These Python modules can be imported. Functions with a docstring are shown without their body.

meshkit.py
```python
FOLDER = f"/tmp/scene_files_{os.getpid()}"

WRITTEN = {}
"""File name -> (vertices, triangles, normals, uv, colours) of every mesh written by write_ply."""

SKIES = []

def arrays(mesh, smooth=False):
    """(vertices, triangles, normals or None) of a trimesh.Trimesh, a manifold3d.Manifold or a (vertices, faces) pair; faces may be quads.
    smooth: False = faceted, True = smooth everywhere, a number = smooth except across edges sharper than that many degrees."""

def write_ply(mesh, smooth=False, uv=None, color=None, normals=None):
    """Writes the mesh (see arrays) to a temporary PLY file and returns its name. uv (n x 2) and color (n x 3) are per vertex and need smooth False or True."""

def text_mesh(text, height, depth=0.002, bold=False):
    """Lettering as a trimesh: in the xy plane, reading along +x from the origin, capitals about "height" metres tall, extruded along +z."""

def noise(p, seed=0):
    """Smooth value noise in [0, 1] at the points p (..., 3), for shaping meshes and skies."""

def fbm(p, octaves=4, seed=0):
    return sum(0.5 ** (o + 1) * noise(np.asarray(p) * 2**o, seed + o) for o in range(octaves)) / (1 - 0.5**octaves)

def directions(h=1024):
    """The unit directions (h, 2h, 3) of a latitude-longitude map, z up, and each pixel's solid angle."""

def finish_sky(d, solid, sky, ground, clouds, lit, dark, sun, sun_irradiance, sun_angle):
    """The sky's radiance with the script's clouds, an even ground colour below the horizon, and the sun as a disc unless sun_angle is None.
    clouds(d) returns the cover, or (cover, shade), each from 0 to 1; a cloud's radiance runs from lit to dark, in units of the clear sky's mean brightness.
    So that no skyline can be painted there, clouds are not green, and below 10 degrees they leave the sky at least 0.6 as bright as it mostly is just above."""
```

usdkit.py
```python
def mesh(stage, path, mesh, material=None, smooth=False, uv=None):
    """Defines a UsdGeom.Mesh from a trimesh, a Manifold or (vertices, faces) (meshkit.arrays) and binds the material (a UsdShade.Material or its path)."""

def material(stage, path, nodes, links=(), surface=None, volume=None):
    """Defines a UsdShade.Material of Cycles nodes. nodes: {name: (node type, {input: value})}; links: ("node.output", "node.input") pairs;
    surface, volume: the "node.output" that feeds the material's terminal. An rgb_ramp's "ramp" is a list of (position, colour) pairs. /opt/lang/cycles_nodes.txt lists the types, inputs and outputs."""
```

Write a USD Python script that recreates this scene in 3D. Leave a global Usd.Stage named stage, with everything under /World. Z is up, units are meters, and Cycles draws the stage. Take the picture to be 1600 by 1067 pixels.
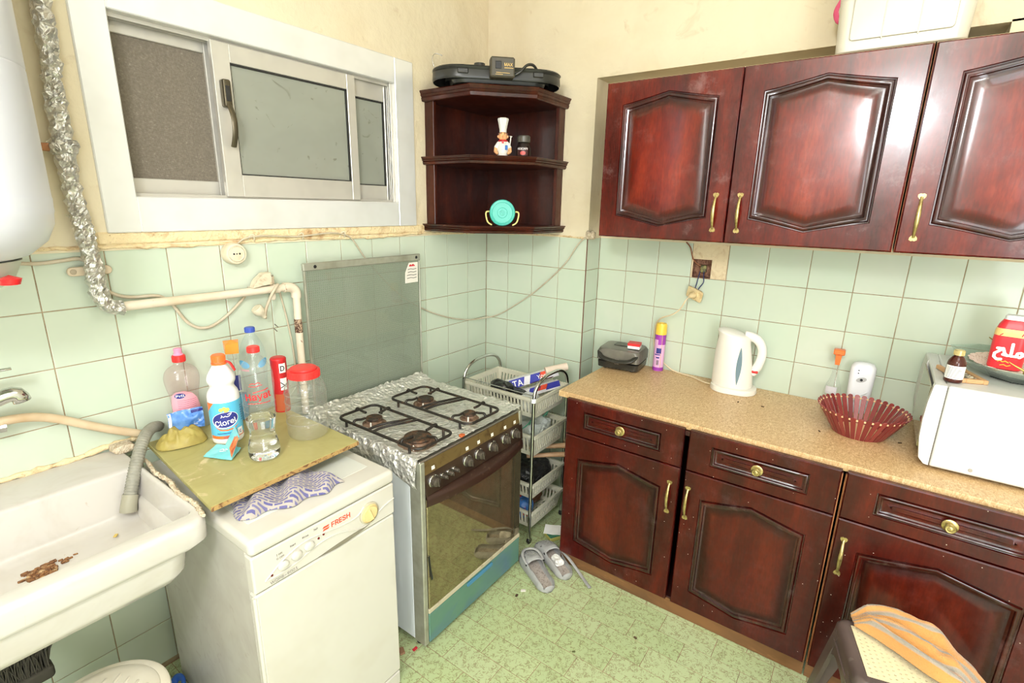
import math, random
import numpy as np, trimesh, manifold3d as m3, usdkit, meshkit
from scipy.interpolate import CubicSpline
from shapely.geometry import Polygon, LineString, Point, box as sbox
from shapely import affinity
from pxr import Usd, UsdGeom, UsdLux, UsdShade, Gf, Sdf

stage = Usd.Stage.CreateInMemory()
UsdGeom.SetStageUpAxis(stage, UsdGeom.Tokens.z)
UsdGeom.SetStageMetersPerUnit(stage, 1.0)
UsdGeom.Xform.Define(stage, '/World')
UsdGeom.Scope.Define(stage, '/World/Looks')

# ------------------------------------------------------------------ camera, light, exposure
EXPOSURE = 0.58
CAM = (-2.34372, -1.87010, 1.65254)
YAW, PITCH, ROLL = math.radians(35.52922), math.radians(-14.98804), math.radians(1.23939)
def camera():
    c = UsdGeom.Camera.Define(stage, '/World/camera')
    fw = np.array([math.cos(YAW) * math.cos(PITCH), math.sin(YAW) * math.cos(PITCH), math.sin(PITCH)])
    rt = np.array([math.sin(YAW), -math.cos(YAW), 0.0]); up = np.cross(rt, fw)
    cr, sr = math.cos(ROLL), math.sin(ROLL)
    r, u = cr * rt + sr * up, -sr * rt + cr * up
    m = Gf.Matrix4d(*r, 0, *u, 0, *(-fw), 0, *CAM, 1)
    c.AddTransformOp().Set(m)
    c.CreateHorizontalApertureAttr(36.0); c.CreateVerticalApertureAttr(36.0 * 1067 / 1600)
    c.CreateFocalLengthAttr(36.0 * 794.501 / 1600)
    c.CreateClippingRangeAttr(Gf.Vec2f(0.02, 100)); c.CreateExposureAttr(EXPOSURE)
camera()
LAMP_COLOR = Gf.Vec3f(0.935, 0.97, 1.03)
def lights():
    # the photographer's diffused flash over the camera
    s = UsdLux.SphereLight.Define(stage, '/World/flash_lamp'); s.CreateRadiusAttr(0.15)
    s.CreateIntensityAttr(72.0); s.CreateColorAttr(Gf.Vec3f(0.935, 0.97, 1.03)); s.AddTranslateOp().Set((-3.02, -1.80, 2.32))
    # the kitchen's ceiling light
    a = UsdLux.DiskLight.Define(stage, '/World/ceiling_lamp'); a.CreateRadiusAttr(0.55)
    a.CreateIntensityAttr(3.2); a.CreateColorAttr(LAMP_COLOR); a.AddTranslateOp().Set((-1.55, -2.35, 2.76))
lights()
def doorway():
    # soft daylight from the open doorway behind and to the right of the camera
    r = UsdLux.RectLight.Define(stage, '/World/doorway_light'); r.CreateWidthAttr(1.0); r.CreateHeightAttr(1.9)
    r.CreateIntensityAttr(7.0); r.CreateColorAttr(Gf.Vec3f(0.935, 0.97, 1.03))
    z = np.array([-.86, -.51, 0.0]); x = np.array([.51, -.86, 0.0]) * -1; y = np.cross(z, x)
    r.AddTransformOp().Set(Gf.Matrix4d(*x, 0, *y, 0, *z, 0, -3.25, -3.05, 1.25, 1))
doorway()

# ------------------------------------------------------------------ helpers: prims
class T:
    def __init__(s, path, loc=(0, 0, 0), rz=0.0): s.path, s.loc, s.rz = path, np.array(loc, float), rz
_used = {}
def numbered(parent, name):
    k = (parent, name); n = _used.get(k, -1) + 1; _used[k] = n
    return f'{parent}/{name}' if n == 0 else f'{parent}/{name}_{n:03d}'
def setd(prim, **kw):
    for k, v in kw.items():
        if v: prim.SetCustomDataByKey(k, v)
def thing(name, label, cat, loc=(0, 0, 0), rz=0.0, group=None, kind=None):
    p = numbered('/World', name); x = UsdGeom.Xform.Define(stage, p)
    x.AddTranslateOp().Set(tuple(map(float, loc)))
    if rz: x.AddRotateZOp().Set(math.degrees(rz))
    setd(x.GetPrim(), label=label, category=cat, group=group, kind=kind)
    return T(p, loc, rz)
def struct(name, label, cat):
    return thing(name, label, cat, kind='structure')
def vf(mesh):
    if isinstance(mesh, list): return cat(mesh)
    v, f, _ = meshkit.arrays(mesh)
    return np.array(v, float), np.array(f, int)
def cat(ms):
    V, F, o = [], [], 0
    for m in ms:
        v, f = vf(m); V.append(v); F.append(f + o); o += len(v)
    return np.vstack(V), np.vstack(F)
def part(par, name, mesh, mat, smooth=35, label=None, world=False, kind=None, uv=None):
    """A mesh under the thing (or part) par. world: the vertices are world coordinates."""
    v, f = vf(mesh)
    if world:
        v = v - par.loc; c, s = math.cos(-par.rz), math.sin(-par.rz)
        v = v @ np.array([[c, s, 0], [-s, c, 0], [0, 0, 1]])
    p = numbered(par.path, name)
    usdkit.mesh(stage, p, (v, f), mat, smooth=smooth, uv=uv)
    setd(stage.GetPrimAtPath(p), label=label, kind=kind)
    return T(p, par.loc, par.rz)
def single(name, label, cat_, mesh, mat, loc=(0, 0, 0), smooth=35, group=None, kind=None, world=True):
    v, f = vf(mesh)
    if world: v = v - np.array(loc, float)
    p = numbered('/World', name)
    m = usdkit.mesh(stage, p, (v, f), mat, smooth=smooth)
    UsdGeom.Xformable(m).AddTranslateOp().Set(tuple(map(float, loc)))
    setd(m.GetPrim(), label=label, category=cat_, group=group, kind=kind)
    return T(p, loc)

# ------------------------------------------------------------------ helpers: shapes (vertices, triangles)
def hull(pts): return vf(m3.Manifold.hull_points(np.asarray(pts, np.float64).tolist()))
def cbox(x0, x1, y0, y1, z0, z1, b=0.002):
    b = min(b, .49 * (x1 - x0), .49 * (y1 - y0), .49 * (z1 - z0)); P = []
    for x, sx in ((x0, 1), (x1, -1)):
        for y, sy in ((y0, 1), (y1, -1)):
            for z, sz in ((z0, 1), (z1, -1)):
                P += [(x + sx * b, y + sy * b, z), (x + sx * b, y, z + sz * b), (x, y + sy * b, z + sz * b)]
    return hull(P)
def rsbox(x0, x1, y0, y1, z0, z1, r):
    """A box rounded by spheres of radius r at its corners."""
    s = trimesh.creation.icosphere(2, r).vertices; P = []
    for x in (x0 + r, x1 - r):
        for y in (y0 + r, y1 - r):
            for z in (z0 + r, z1 - r): P.append(s + [x, y, z])
    return hull(np.vstack(P))
def xf(m, M=None, t=(0, 0, 0)):
    v, f = vf(m)
    if M is not None:
        v = v @ np.asarray(M, float).T
        if np.linalg.det(M) < 0: f = f[:, ::-1]
    return v + np.asarray(t, float), f
def rot(ax, a):
    c, s = math.cos(a), math.sin(a)
    return np.array({'x': [[1, 0, 0], [0, c, -s], [0, s, c]], 'y': [[c, 0, s], [0, 1, 0], [-s, 0, c]], 'z': [[c, -s, 0], [s, c, 0], [0, 0, 1]]}[ax])
def frame(m, o, ex, ey):
    """Local x, y, z -> world along ex, ey, ex x ey, from o."""
    ex, ey = np.array(ex, float), np.array(ey, float)
    ex /= np.linalg.norm(ex); ey = ey - ex * (ex @ ey); ey /= np.linalg.norm(ey)
    return xf(m, np.stack([ex, ey, np.cross(ex, ey)], 1), o)
def lathe(prof, n=32, sx=1.0, sy=1.0):
    """prof: (r, z) from bottom to top; ends with r = 0 close."""
    V, R = [], []
    a = np.arange(n) * 2 * math.pi / n
    for r, z in prof:
        if r < 1e-6: R.append([len(V)]); V.append((0, 0, z))
        else:
            R.append(list(range(len(V), len(V) + n))); V += [(r * sx * math.cos(t), r * sy * math.sin(t), z) for t in a]
    F = []
    for A, B in zip(R[:-1], R[1:]):
        for i in range(n):
            j = (i + 1) % n
            if len(A) == 1 and len(B) == 1: break
            if len(A) == 1: F.append((A[0], B[j], B[i]))
            elif len(B) == 1: F.append((A[i], A[j], B[0]))
            else: F += [(A[i], A[j], B[j]), (A[i], B[j], B[i])]
    return np.array(V, float), np.array(F, int)
def spl(pts, n=40, closed=False):
    p = np.asarray(pts, float)
    if closed: p = np.vstack([p, p[:1]])
    d = np.r_[0, np.cumsum(np.linalg.norm(np.diff(p, axis=0), axis=1))]
    cs = CubicSpline(d, p, bc_type='periodic' if closed else 'natural')
    return cs(np.linspace(0, d[-1], n + closed)[: n])
def sweep(path, r, n=8, closed=False, cap=True, flat=None):
    """A tube along path; r a number or one per point. flat: (a, b) scales of the section's two axes."""
    p = np.asarray(path, float); k = len(p); r = np.broadcast_to(np.asarray(r, float), (k,))
    t = np.roll(p, -1, 0) - np.roll(p, 1, 0) if closed else np.gradient(p, axis=0)
    t /= np.maximum(np.linalg.norm(t, axis=1, keepdims=True), 1e-12)
    u = np.cross(t[0], [0, 0, 1.0])
    if np.linalg.norm(u) < 1e-3: u = np.cross(t[0], [1.0, 0, 0])
    u /= np.linalg.norm(u); U = [u]
    for i in range(1, k):
        u = U[-1] - t[i] * (U[-1] @ t[i]); U.append(u / np.linalg.norm(u))
    U = np.array(U); W = np.cross(t, U); fa, fb = flat or (1, 1)
    a = np.arange(n) * 2 * math.pi / n
    V = (p[:, None] + r[:, None, None] * (fa * np.cos(a)[None, :, None] * U[:, None] + fb * np.sin(a)[None, :, None] * W[:, None])).reshape(-1, 3)
    F = []
    for i in range(k if closed else k - 1):
        A, B = i * n, ((i + 1) % k) * n
        for j in range(n):
            q = (j + 1) % n; F += [(A + j, A + q, B + q), (A + j, B + q, B + j)]
    if not closed and cap:
        V = np.vstack([V, p[:1], p[-1:]]); c0, c1 = k * n, k * n + 1
        for j in range(n):
            q = (j + 1) % n; F += [(c0, q, j), (c1, (k - 1) * n + j, (k - 1) * n + q)]
    return V, np.array(F, int)
def rings(L, cap0=True, cap1=True):
    """Joins closed loops (each n x 3, anticlockwise seen from the last one's side); ends fan-capped by earcut-free centre fans."""
    n = len(L[0]); V = np.vstack(L); F = []
    for i in range(len(L) - 1):
        for j in range(n):
            q = (j + 1) % n; A, B = i * n, (i + 1) * n
            F += [(A + j, A + q, B + q), (A + j, B + q, B + j)]
    if cap0:
        V = np.vstack([V, np.mean(L[0], 0)]); c = len(V) - 1; F += [(c, (j + 1) % n, j) for j in range(n)]
    if cap1:
        V = np.vstack([V, np.mean(L[-1], 0)]); c = len(V) - 1; o = (len(L) - 1) * n; F += [(c, o + j, o + (j + 1) % n) for j in range(n)]
    return V, np.array(F, int)
def inset(P, d):
    """Moves every corner of the anticlockwise polygon inward by d (mitred)."""
    P = np.asarray(P, float); a = P - np.roll(P, 1, 0); b = np.roll(P, -1, 0) - P
    na = np.stack([-a[:, 1], a[:, 0]], 1) / np.linalg.norm(a, axis=1, keepdims=True)
    nb = np.stack([-b[:, 1], b[:, 0]], 1) / np.linalg.norm(b, axis=1, keepdims=True)
    m = na + nb; return P + d * 2 * m / np.maximum((m * m).sum(1, keepdims=True), .3)
def lift(P, z): return np.c_[np.asarray(P, float), np.full(len(P), float(z))]
def prism(P, z0, z1, b=0.0, steps=2):
    """Extrudes an anticlockwise, roughly convex polygon with its edges rounded by b."""
    if b <= 0: return rings([lift(P, z0), lift(P, z1)])
    a = np.linspace(0, math.pi / 2, steps + 1); L = []
    for t in a: L.append(lift(inset(P, b * (1 - math.sin(t))), z0 + b * (1 - math.cos(t))))
    for t in a[::-1]: L.append(lift(inset(P, b * (1 - math.sin(t))), z1 - b * (1 - math.cos(t))))
    return rings(L)
def rrect(x0, x1, y0, y1, r, n=4):
    P = []
    for cx, cy, s in ((x1 - r, y0 + r, -90), (x1 - r, y1 - r, 0), (x0 + r, y1 - r, 90), (x0 + r, y0 + r, 180)):
        for i in range(n + 1):
            t = math.radians(s + 90 * i / n); P.append((cx + r * math.cos(t), cy + r * math.sin(t)))
    return np.array(P)
def extr(shape, d):
    """Extrudes a shapely shape by d along z."""
    return cat([trimesh.creation.extrude_polygon(g, d, engine='earcut') for g in getattr(shape, 'geoms', [shape]) if g.area > 0])
def sheet(G, th):
    """A grid of points (n, m, 3) as a sheet of thickness th."""
    n, m = G.shape[:2]; du = np.gradient(G, axis=0); dv = np.gradient(G, axis=1); N = np.cross(du, dv)
    N /= np.maximum(np.linalg.norm(N, axis=2, keepdims=True), 1e-12)
    V = np.vstack([(G + N * th / 2).reshape(-1, 3), (G - N * th / 2).reshape(-1, 3)]); o = n * m; F = []
    I = lambda i, j: i * m + j
    for i in range(n - 1):
        for j in range(m - 1):
            a, b, c, d = I(i, j), I(i + 1, j), I(i + 1, j + 1), I(i, j + 1)
            F += [(a, b, c), (a, c, d), (o + a, o + c, o + b), (o + a, o + d, o + c)]
    E = [(I(i, 0), I(i + 1, 0)) for i in range(n - 1)] + [(I(n - 1, j), I(n - 1, j + 1)) for j in range(m - 1)] + [(I(i + 1, m - 1), I(i, m - 1)) for i in range(n - 1)] + [(I(0, j + 1), I(0, j)) for j in range(m - 1)]
    for a, b in E: F += [(a, o + a, b), (b, o + a, o + b)]
    return V, np.array(F, int)
def subd(m, e):
    v, f = trimesh.remesh.subdivide_to_size(*vf(m), e, max_iter=12); return np.array(v), np.array(f)
def wrap(m, r, ang=0.0, z=0.0, ry=None):
    """Bends a flat mesh (x right, y up, z out) round a vertical axis: x = 0 comes to the angle ang."""
    v, f = subd(m, max(.25 * r, .004)); t = ang + v[:, 0] / r; ry = ry or r
    return np.c_[(r + v[:, 2]) * np.cos(t), (ry + v[:, 2]) * np.sin(t), v[:, 1] + z], f
def text(s, h, d=.0006, bold=False, center=True):
    v, f = vf(meshkit.text_mesh(s, h, d, bold))
    if center: v[:, 0] -= (v[:, 0].min() + v[:, 0].max()) / 2
    return v, f
def strokes(lines, w, d=.0006):
    from shapely import union_all
    return extr(union_all([LineString(l).buffer(w / 2) if len(l) > 1 else Point(l[0]).buffer(w * .6) for l in lines]), d)
def disp(m, amp, scale, seed=0, dirs=None):
    v, f = vf(m)
    for k in range(3): v[:, k] += amp * (meshkit.fbm(v * scale + 17 * k, 3, seed + k) - .5) * 2
    return v, f
def look(o, ang):   # unit vectors to the right and up of a vertical surface facing ang (radians in plan)
    return (-math.sin(ang), math.cos(ang), 0), (0, 0, 1)

# ------------------------------------------------------------------ helpers: materials
def lin(c):
    c = np.asarray(c, float) / 255.0
    return tuple(np.where(c <= .04045, c / 12.92, ((c + .055) / 1.055) ** 2.4))
def mat(name, col, rough=.5, var=(), bump=None, stretch=(1, 1, 1), rvar=None, **kw):
    """Principled material. var: (colour, noise scale, low, high[, detail, distortion]) layers blended over the base; bump: (scale, distance[, detail])."""
    N = {'p': ('principled_bsdf', {'roughness': rough, **kw})}; L = []
    N['g'] = ('geometry', {}); N['m'] = ('mapping', {'scale': stretch}); L.append(('g.position', 'm.vector'))
    if not var: N['p'][1]['base_color'] = lin(col)
    prev = None
    for i, q in enumerate(var):
        c, sc, lo, hi = q[:4]; det, dis = (list(q[4:]) + [3, 0])[:2] if len(q) > 4 else (3, 0)
        N[f'n{i}'] = ('noise_texture', {'scale': float(sc), 'detail': float(det), 'distortion': float(dis), 'roughness': .6})
        N[f'r{i}'] = ('rgb_ramp', {'ramp': [(0, (0, 0, 0)), (lo, (0, 0, 0)), (hi, (1, 1, 1)), (1, (1, 1, 1))]})
        N[f'x{i}'] = ('mix', {'color1': lin(col), 'color2': lin(c)})
        L += [('m.vector', f'n{i}.vector'), (f'n{i}.fac', f'r{i}.fac'), (f'r{i}.color', f'x{i}.fac')]
        if prev: L.append((prev, f'x{i}.color1'))
        prev = f'x{i}.color'
    if prev: L.append((prev, 'p.base_color'))
    if bump:
        N['bn'] = ('noise_texture', {'scale': float(bump[0]), 'detail': float(bump[2]) if len(bump) > 2 else 3.0})
        N['bb'] = ('bump', {'distance': float(bump[1]), 'strength': 1.0})
        L += [('m.vector', 'bn.vector'), ('bn.fac', 'bb.height'), ('bb.normal', 'p.normal')]
    if rvar:
        N['rn'] = ('noise_texture', {'scale': float(rvar[0]), 'detail': 4.0})
        N['rr'] = ('rgb_ramp', {'ramp': [(0.3, (rvar[1],) * 3), (0.7, (rvar[2],) * 3)]})
        L += [('m.vector', 'rn.vector'), ('rn.fac', 'rr.fac'), ('rr.color', 'p.roughness')]
    return usdkit.material(stage, f'/World/Looks/{name}', N, L, surface='p.BSDF')
def clear(name, tint=(1, 1, 1), rough=.06, ior=1.35, film=0.0, filmcol=(255, 255, 255)):
    """Thin clear plastic or glass: transparent, mirrored by fresnel, with an optional milky film."""
    N = {'t': ('transparent_bsdf', {'color': tint}), 'g': ('glossy_bsdf', {'roughness': rough, 'color': (1, 1, 1)}), 'f': ('layer_weight', {'blend': .5}), 'fr': ('rgb_ramp', {'ramp': [(0, (.035,) * 3), (.5, (.06,) * 3), (.8, (.18,) * 3), (.95, (.45,) * 3), (1, (.7,) * 3)]}),
         'a': ('mix_closure', {}), 'd': ('diffuse_bsdf', {'color': lin(filmcol)}), 'b': ('mix_closure', {'fac': film})}
    return usdkit.material(stage, f'/World/Looks/{name}', N, [('f.facing', 'fr.fac'), ('fr.color', 'a.fac'), ('t.BSDF', 'a.closure1'), ('g.BSDF', 'a.closure2'), ('a.closure', 'b.closure1'), ('d.BSDF', 'b.closure2')], surface='b.closure')
# ------------------------------------------------------------------ materials of the room
TILE = [mat(f'tile_glaze_{i}', c, .22, var=[(c2, 9, .35, .8)], bump=(6, .004, 1)) for i, (c, c2) in enumerate([((200, 210, 190), (196, 207, 186)), ((195, 209, 187), (200, 210, 190)), ((203, 211, 192), (197, 208, 187)), ((198, 210, 189), (202, 210, 190))])]
GROUT = mat('grout', (180, 160, 128), .9, var=[((138, 114, 84), 14, .35, .7)], bump=(220, .002))
PLASTER = mat('cream_plaster', (224, 211, 181), .75, var=[((216, 200, 166), 2.2, .45, .75, 5, .6), ((204, 184, 150), 7, .63, .78, 6, 1.2)], bump=(5, .02, 6))
CRUST = mat('rough_plaster_edge', (233, 212, 168), .9, var=[((190, 150, 105), 16, .5, .7, 5, .8), ((160, 118, 78), 45, .62, .75, 4)], bump=(90, .006))
PATCH = mat('patch_plaster', (226, 208, 172), .9, var=[((205, 178, 140), 22, .5, .7, 5, 1)], bump=(70, .004))
BACKWALL = mat('white_wall_paint', (226, 222, 212), .8)
CEIL = mat('ceiling_paint', (240, 234, 218), .9)
HOLE = mat('bare_mortar', (158, 116, 92), .95, var=[((104, 66, 50), 60, .4, .7)], bump=(120, .01))
def floor_mat(name, a, b, c):
    N = {'g': ('geometry', {}), 'n1': ('noise_texture', {'scale': 52.0, 'detail': 2.5, 'distortion': 1.4, 'roughness': .55}), 'n2': ('noise_texture', {'scale': 44.0, 'detail': 2.0}), 'n3': ('noise_texture', {'scale': 3.0, 'detail': 4.0}),
         'r1': ('rgb_ramp', {'ramp': [(0, (0,) * 3), (.445, (0,) * 3), (.468, (1,) * 3), (.525, (1,) * 3), (.548, (0,) * 3), (1, (0,) * 3)]}),
         'r2': ('rgb_ramp', {'ramp': [(0, (0,) * 3), (.42, (0,) * 3), (.51, (1,) * 3), (1, (1,) * 3)]}), 'r3': ('rgb_ramp', {'ramp': [(0, (0,) * 3), (.4, (0,) * 3), (.75, (1,) * 3), (1, (1,) * 3)]}),
         'mm': ('math', {'math_type': 'multiply'}), 'x0': ('mix', {'color1': lin(a), 'color2': lin(b)}), 'x1': ('mix', {'color2': lin(c)}), 'mf': ('math', {'math_type': 'multiply', 'value2': .72}), 'p': ('principled_bsdf', {'roughness': .33})}
    L = [('g.position', 'n1.vector'), ('g.position', 'n2.vector'), ('g.position', 'n3.vector'), ('n1.fac', 'r1.fac'), ('n2.fac', 'r2.fac'), ('n3.fac', 'r3.fac'), ('r1.color', 'mm.value1'), ('r2.color', 'mm.value2'), ('mm.value', 'mf.value1'),
         ('r3.color', 'x0.fac'), ('x0.color', 'x1.color1'), ('mf.value', 'x1.fac'), ('x1.color', 'p.base_color')]
    return usdkit.material(stage, f'/World/Looks/{name}', N, L, surface='p.BSDF')
FLOOR = [floor_mat('floor_tile_0', (184, 198, 150), (178, 194, 142), (138, 130, 90)), floor_mat('floor_tile_1', (180, 195, 146), (174, 191, 140), (134, 128, 88)), floor_mat('floor_tile_2', (187, 200, 154), (181, 196, 148), (142, 130, 94))]
JOINT = mat('floor_joint', (164, 128, 104), .9, var=[((116, 92, 72), 25, .4, .7)])

# ------------------------------------------------------------------ the room
D, LC = 0.14366, 0.65203          # depth of the recess behind the cabinets, length of the short wall
ZR = 1.3365; TS = 0.165; TOP = 1.4965
rng = random.Random(5)
def tile(par, o, ex, ey, w, h, mats=TILE, gap=.0014, bev=.0018, th=.004, world=True, wob=1.0):
    P = np.array([(gap, gap), (w - gap, gap), (w - gap, h - gap), (gap, h - gap)]); Q = inset(P, bev)
    V = np.vstack([lift(P, -th), lift(P, -min(.0009, bev * .6)), lift(Q, 0)]); V[:, 2] += wob * rng.uniform(-.0005, .0002)
    V[8:, 2] += wob * np.array([rng.uniform(-.0004, .0004) for _ in range(4)])
    F = [(8, 9, 10), (8, 10, 11)]
    for a, b in ((0, 4), (4, 8)):
        for j in range(4): q = (j + 1) % 4; F += [(a + j, a + q, b + q), (a + j, b + q, b + j)]
    part(par, 'tile', frame((V, np.array(F)), o, ex, ey), mats[rng.randrange(len(mats))], smooth=False, world=world)

wl = struct('wall_left', 'cream plastered wall over pale green tiles, holding the sliding window', 'wall')
part(wl, 'grout', cbox(-3.4, .2, .0025, .10, 0, 1.50, 0), GROUT, False)
# plaster above the tiles, with the window's opening
WX0, WX1, WZ0, WZ1 = -1.80, -.56, 1.548, 2.262
def plaster_mesh():
    M = m3.Manifold.cube([3.6, .22, 1.3]).translate([-3.4, -.004, 1.497]) - m3.Manifold.cube([WX1 - WX0, 1, WZ1 - WZ0]).translate([WX0, -.5, WZ0])
    return M
part(wl, 'plaster', plaster_mesh(), PLASTER, False)
for c in range(20):
    for r in range(9):
        z0 = ZR - TS * (r - 1) - TS
        tile(wl, (-TS * (c + 1), 0, z0), (1, 0, 0), (0, 0, 1), TS, TS)
def crust(x0, x1, n, f, seed, r=.0065):
    p = np.array([f(x0 + (x1 - x0) * i / n) for i in range(n + 1)]); g = np.random.default_rng(seed)
    p[:, 2] += g.normal(0, .0012, n + 1); return sweep(p, r * (1 + .22 * g.normal(0, 1, n + 1).clip(-1.5, 1.5)), 7)
part(wl, 'plaster_edge', crust(-3.3, -.02, 150, lambda x: (x, -.003, 1.506 + .004 * math.sin(9 * x)), 3), CRUST, 60, label='rough brownish plaster edge above the tiles')
part(wl, 'sill_plaster', cbox(-1.83, -.5, -.010, .02, 1.512, 1.551, .006), CRUST, False)
part(wl, 'sealant', crust(-3.2, -1.80, 90, lambda x: (x, -.004, .892 + .006 * math.sin(13 * x)), 4, .008), CRUST, 60, label='stained sealant between sink and tiles')

wb = struct('wall_back', 'short cream and green tiled wall in the corner beside the cooker', 'wall')
part(wb, 'grout', cbox(.0025, .14, -LC + .0025, .1, 0, 1.50, 0), GROUT, False)
part(wb, 'plaster', cbox(-.004, .30, -LC - .004, .2, 1.497, 2.797, 0), PLASTER, False)
part(wb, 'plaster_edge', crust(0, -LC, 40, lambda y: (-.003, y, 1.503 + .003 * math.sin(12 * y)), 6, .005), CRUST, 60)
US = [0, .15627, .31964, .48706, LC]
for r in range(9):
    z0 = ZR - TS * r
    for a, b in zip(US[:-1], US[1:]): tile(wb, (0, -a, z0), (0, -1, 0), (0, 0, 1), b - a, TS)
    tile(wb, (.0, -LC, z0), (1, 0, 0), (0, 0, 1), D, TS)
part(wb, 'corner_strip', cbox(-.0012, .003, -LC - .0012, -LC + .003, 0, 1.497, 0), mat('brown_edge', (118, 84, 66), .8), False, label='brown line along the tiled outer corner')

wr = struct('wall_right', 'cream wall over pale green tiles behind the wooden cabinets', 'wall')
HY0, HY1, HZ0, HZ1 = -1.232, -1.146, 1.338, 1.425
def bw(x0, x1, y0, y1, z0, z1): return m3.Manifold.cube([x1 - x0, y1 - y0, z1 - z0]).translate([x0, y0, z0])
part(wr, 'grout', bw(D + .0025, D + .14, -3.6, -LC + .1, 0, 1.50) - bw(D - .1, D + .038, HY0, HY1, HZ0, HZ1), GROUT, False)
part(wr, 'plaster', cat([bw(D - .002, D + .14, -3.6, -LC - .004, 1.497, 2.24), bw(-.004, D + .14, -3.6, -LC - .004, 2.234, 2.797), bw(-.004, D + .1, -3.6, -2.075, 1.53, 2.24)]), PLASTER, False)
BY = [-LC, -LC - .15579]
while BY[-1] > -3.4: BY.append(BY[-1] - TS)
for c in range(len(BY) - 1):
    for r in range(9):
        if c == 3 and r == 0: continue
        tile(wr, (D, BY[c], ZR - TS * r), (0, -1, 0), (0, 0, 1), BY[c] - BY[c + 1], TS)
part(wr, 'plaster_patch', (bw(D - .001, D + .0026, BY[4] + .002, BY[3] - .002, ZR + .001, 1.497) - bw(D - .1, D + .1, HY0, HY1, HZ0, HZ1)), PATCH, False, label='bare plaster patch where one tile is missing')
part(wr, 'box_hole', disp(subd(cat([bw(D + .033, D + .039, HY0 - .004, HY1 + .004, HZ0 - .004, HZ1 + .004), bw(D + .001, D + .038, HY0 - .004, HY0 + .001, HZ0, HZ1), bw(D + .001, D + .038, HY1 - .001, HY1 + .004, HZ0, HZ1), bw(D + .001, D + .038, HY0, HY1, HZ0 - .004, HZ0 + .001), bw(D + .001, D + .038, HY0, HY1, HZ1 - .001, HZ1 + .004)]), .015), .002, 60, 4), HOLE, False, label='open mortar hole for a missing socket box')

wf = struct('wall_front', 'cream wall behind the camera', 'wall')
part(wf, 'plaster', cbox(-3.5, -3.4, -3.7, .2, 0, 2.8, 0), BACKWALL, False)
wn = struct('wall_rear', 'cream wall to the right of the camera', 'wall')
part(wn, 'plaster', cbox(-3.5, .3, -3.7, -3.6, 0, 2.8, 0), BACKWALL, False)
ce = struct('ceiling', 'white painted kitchen ceiling', 'ceiling')
part(ce, 'slab', cbox(-3.5, .3, -3.7, .2, 2.797, 2.9, 0), CEIL, False)

fl = struct('floor', 'floor of small green mottled tiles laid in a running bond', 'floor')
part(fl, 'joint_bed', cbox(-3.5, .3, -3.7, .2, -.05, -.0011, 0), JOINT, False)
rest = []
for k in range(-9, 28):
    x1 = -.71 - .1027 * k; x0 = x1 - .1027
    off = -.983 if k % 2 == 0 else -1.0885
    for j in range(-6, 14):
        y1 = off - .2045 * j; y0 = y1 - .2045
        xa, xb, ya, yb = max(x0, -3.39), min(x1, D - .002), max(y0, -3.59), min(y1, -.002)
        if xb - xa < .01 or yb - ya < .01: continue
        if -1.62 < x0 and x1 < -.28 and -2.12 < y0 and y1 < -.30: tile(fl, (xa, ya, 0), (1, 0, 0), (0, 1, 0), xb - xa, yb - ya, FLOOR, .0010, .0008, .0008, wob=.15)
        else:
            P = rrect(xa + .001, xb - .001, ya + .001, yb - .001, .001, 1); rest.append(rings([lift(P, -.0010), lift(P, -.0002)]))
part(fl, 'outer_tiles', rest, FLOOR[0], False, kind='stuff')
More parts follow.
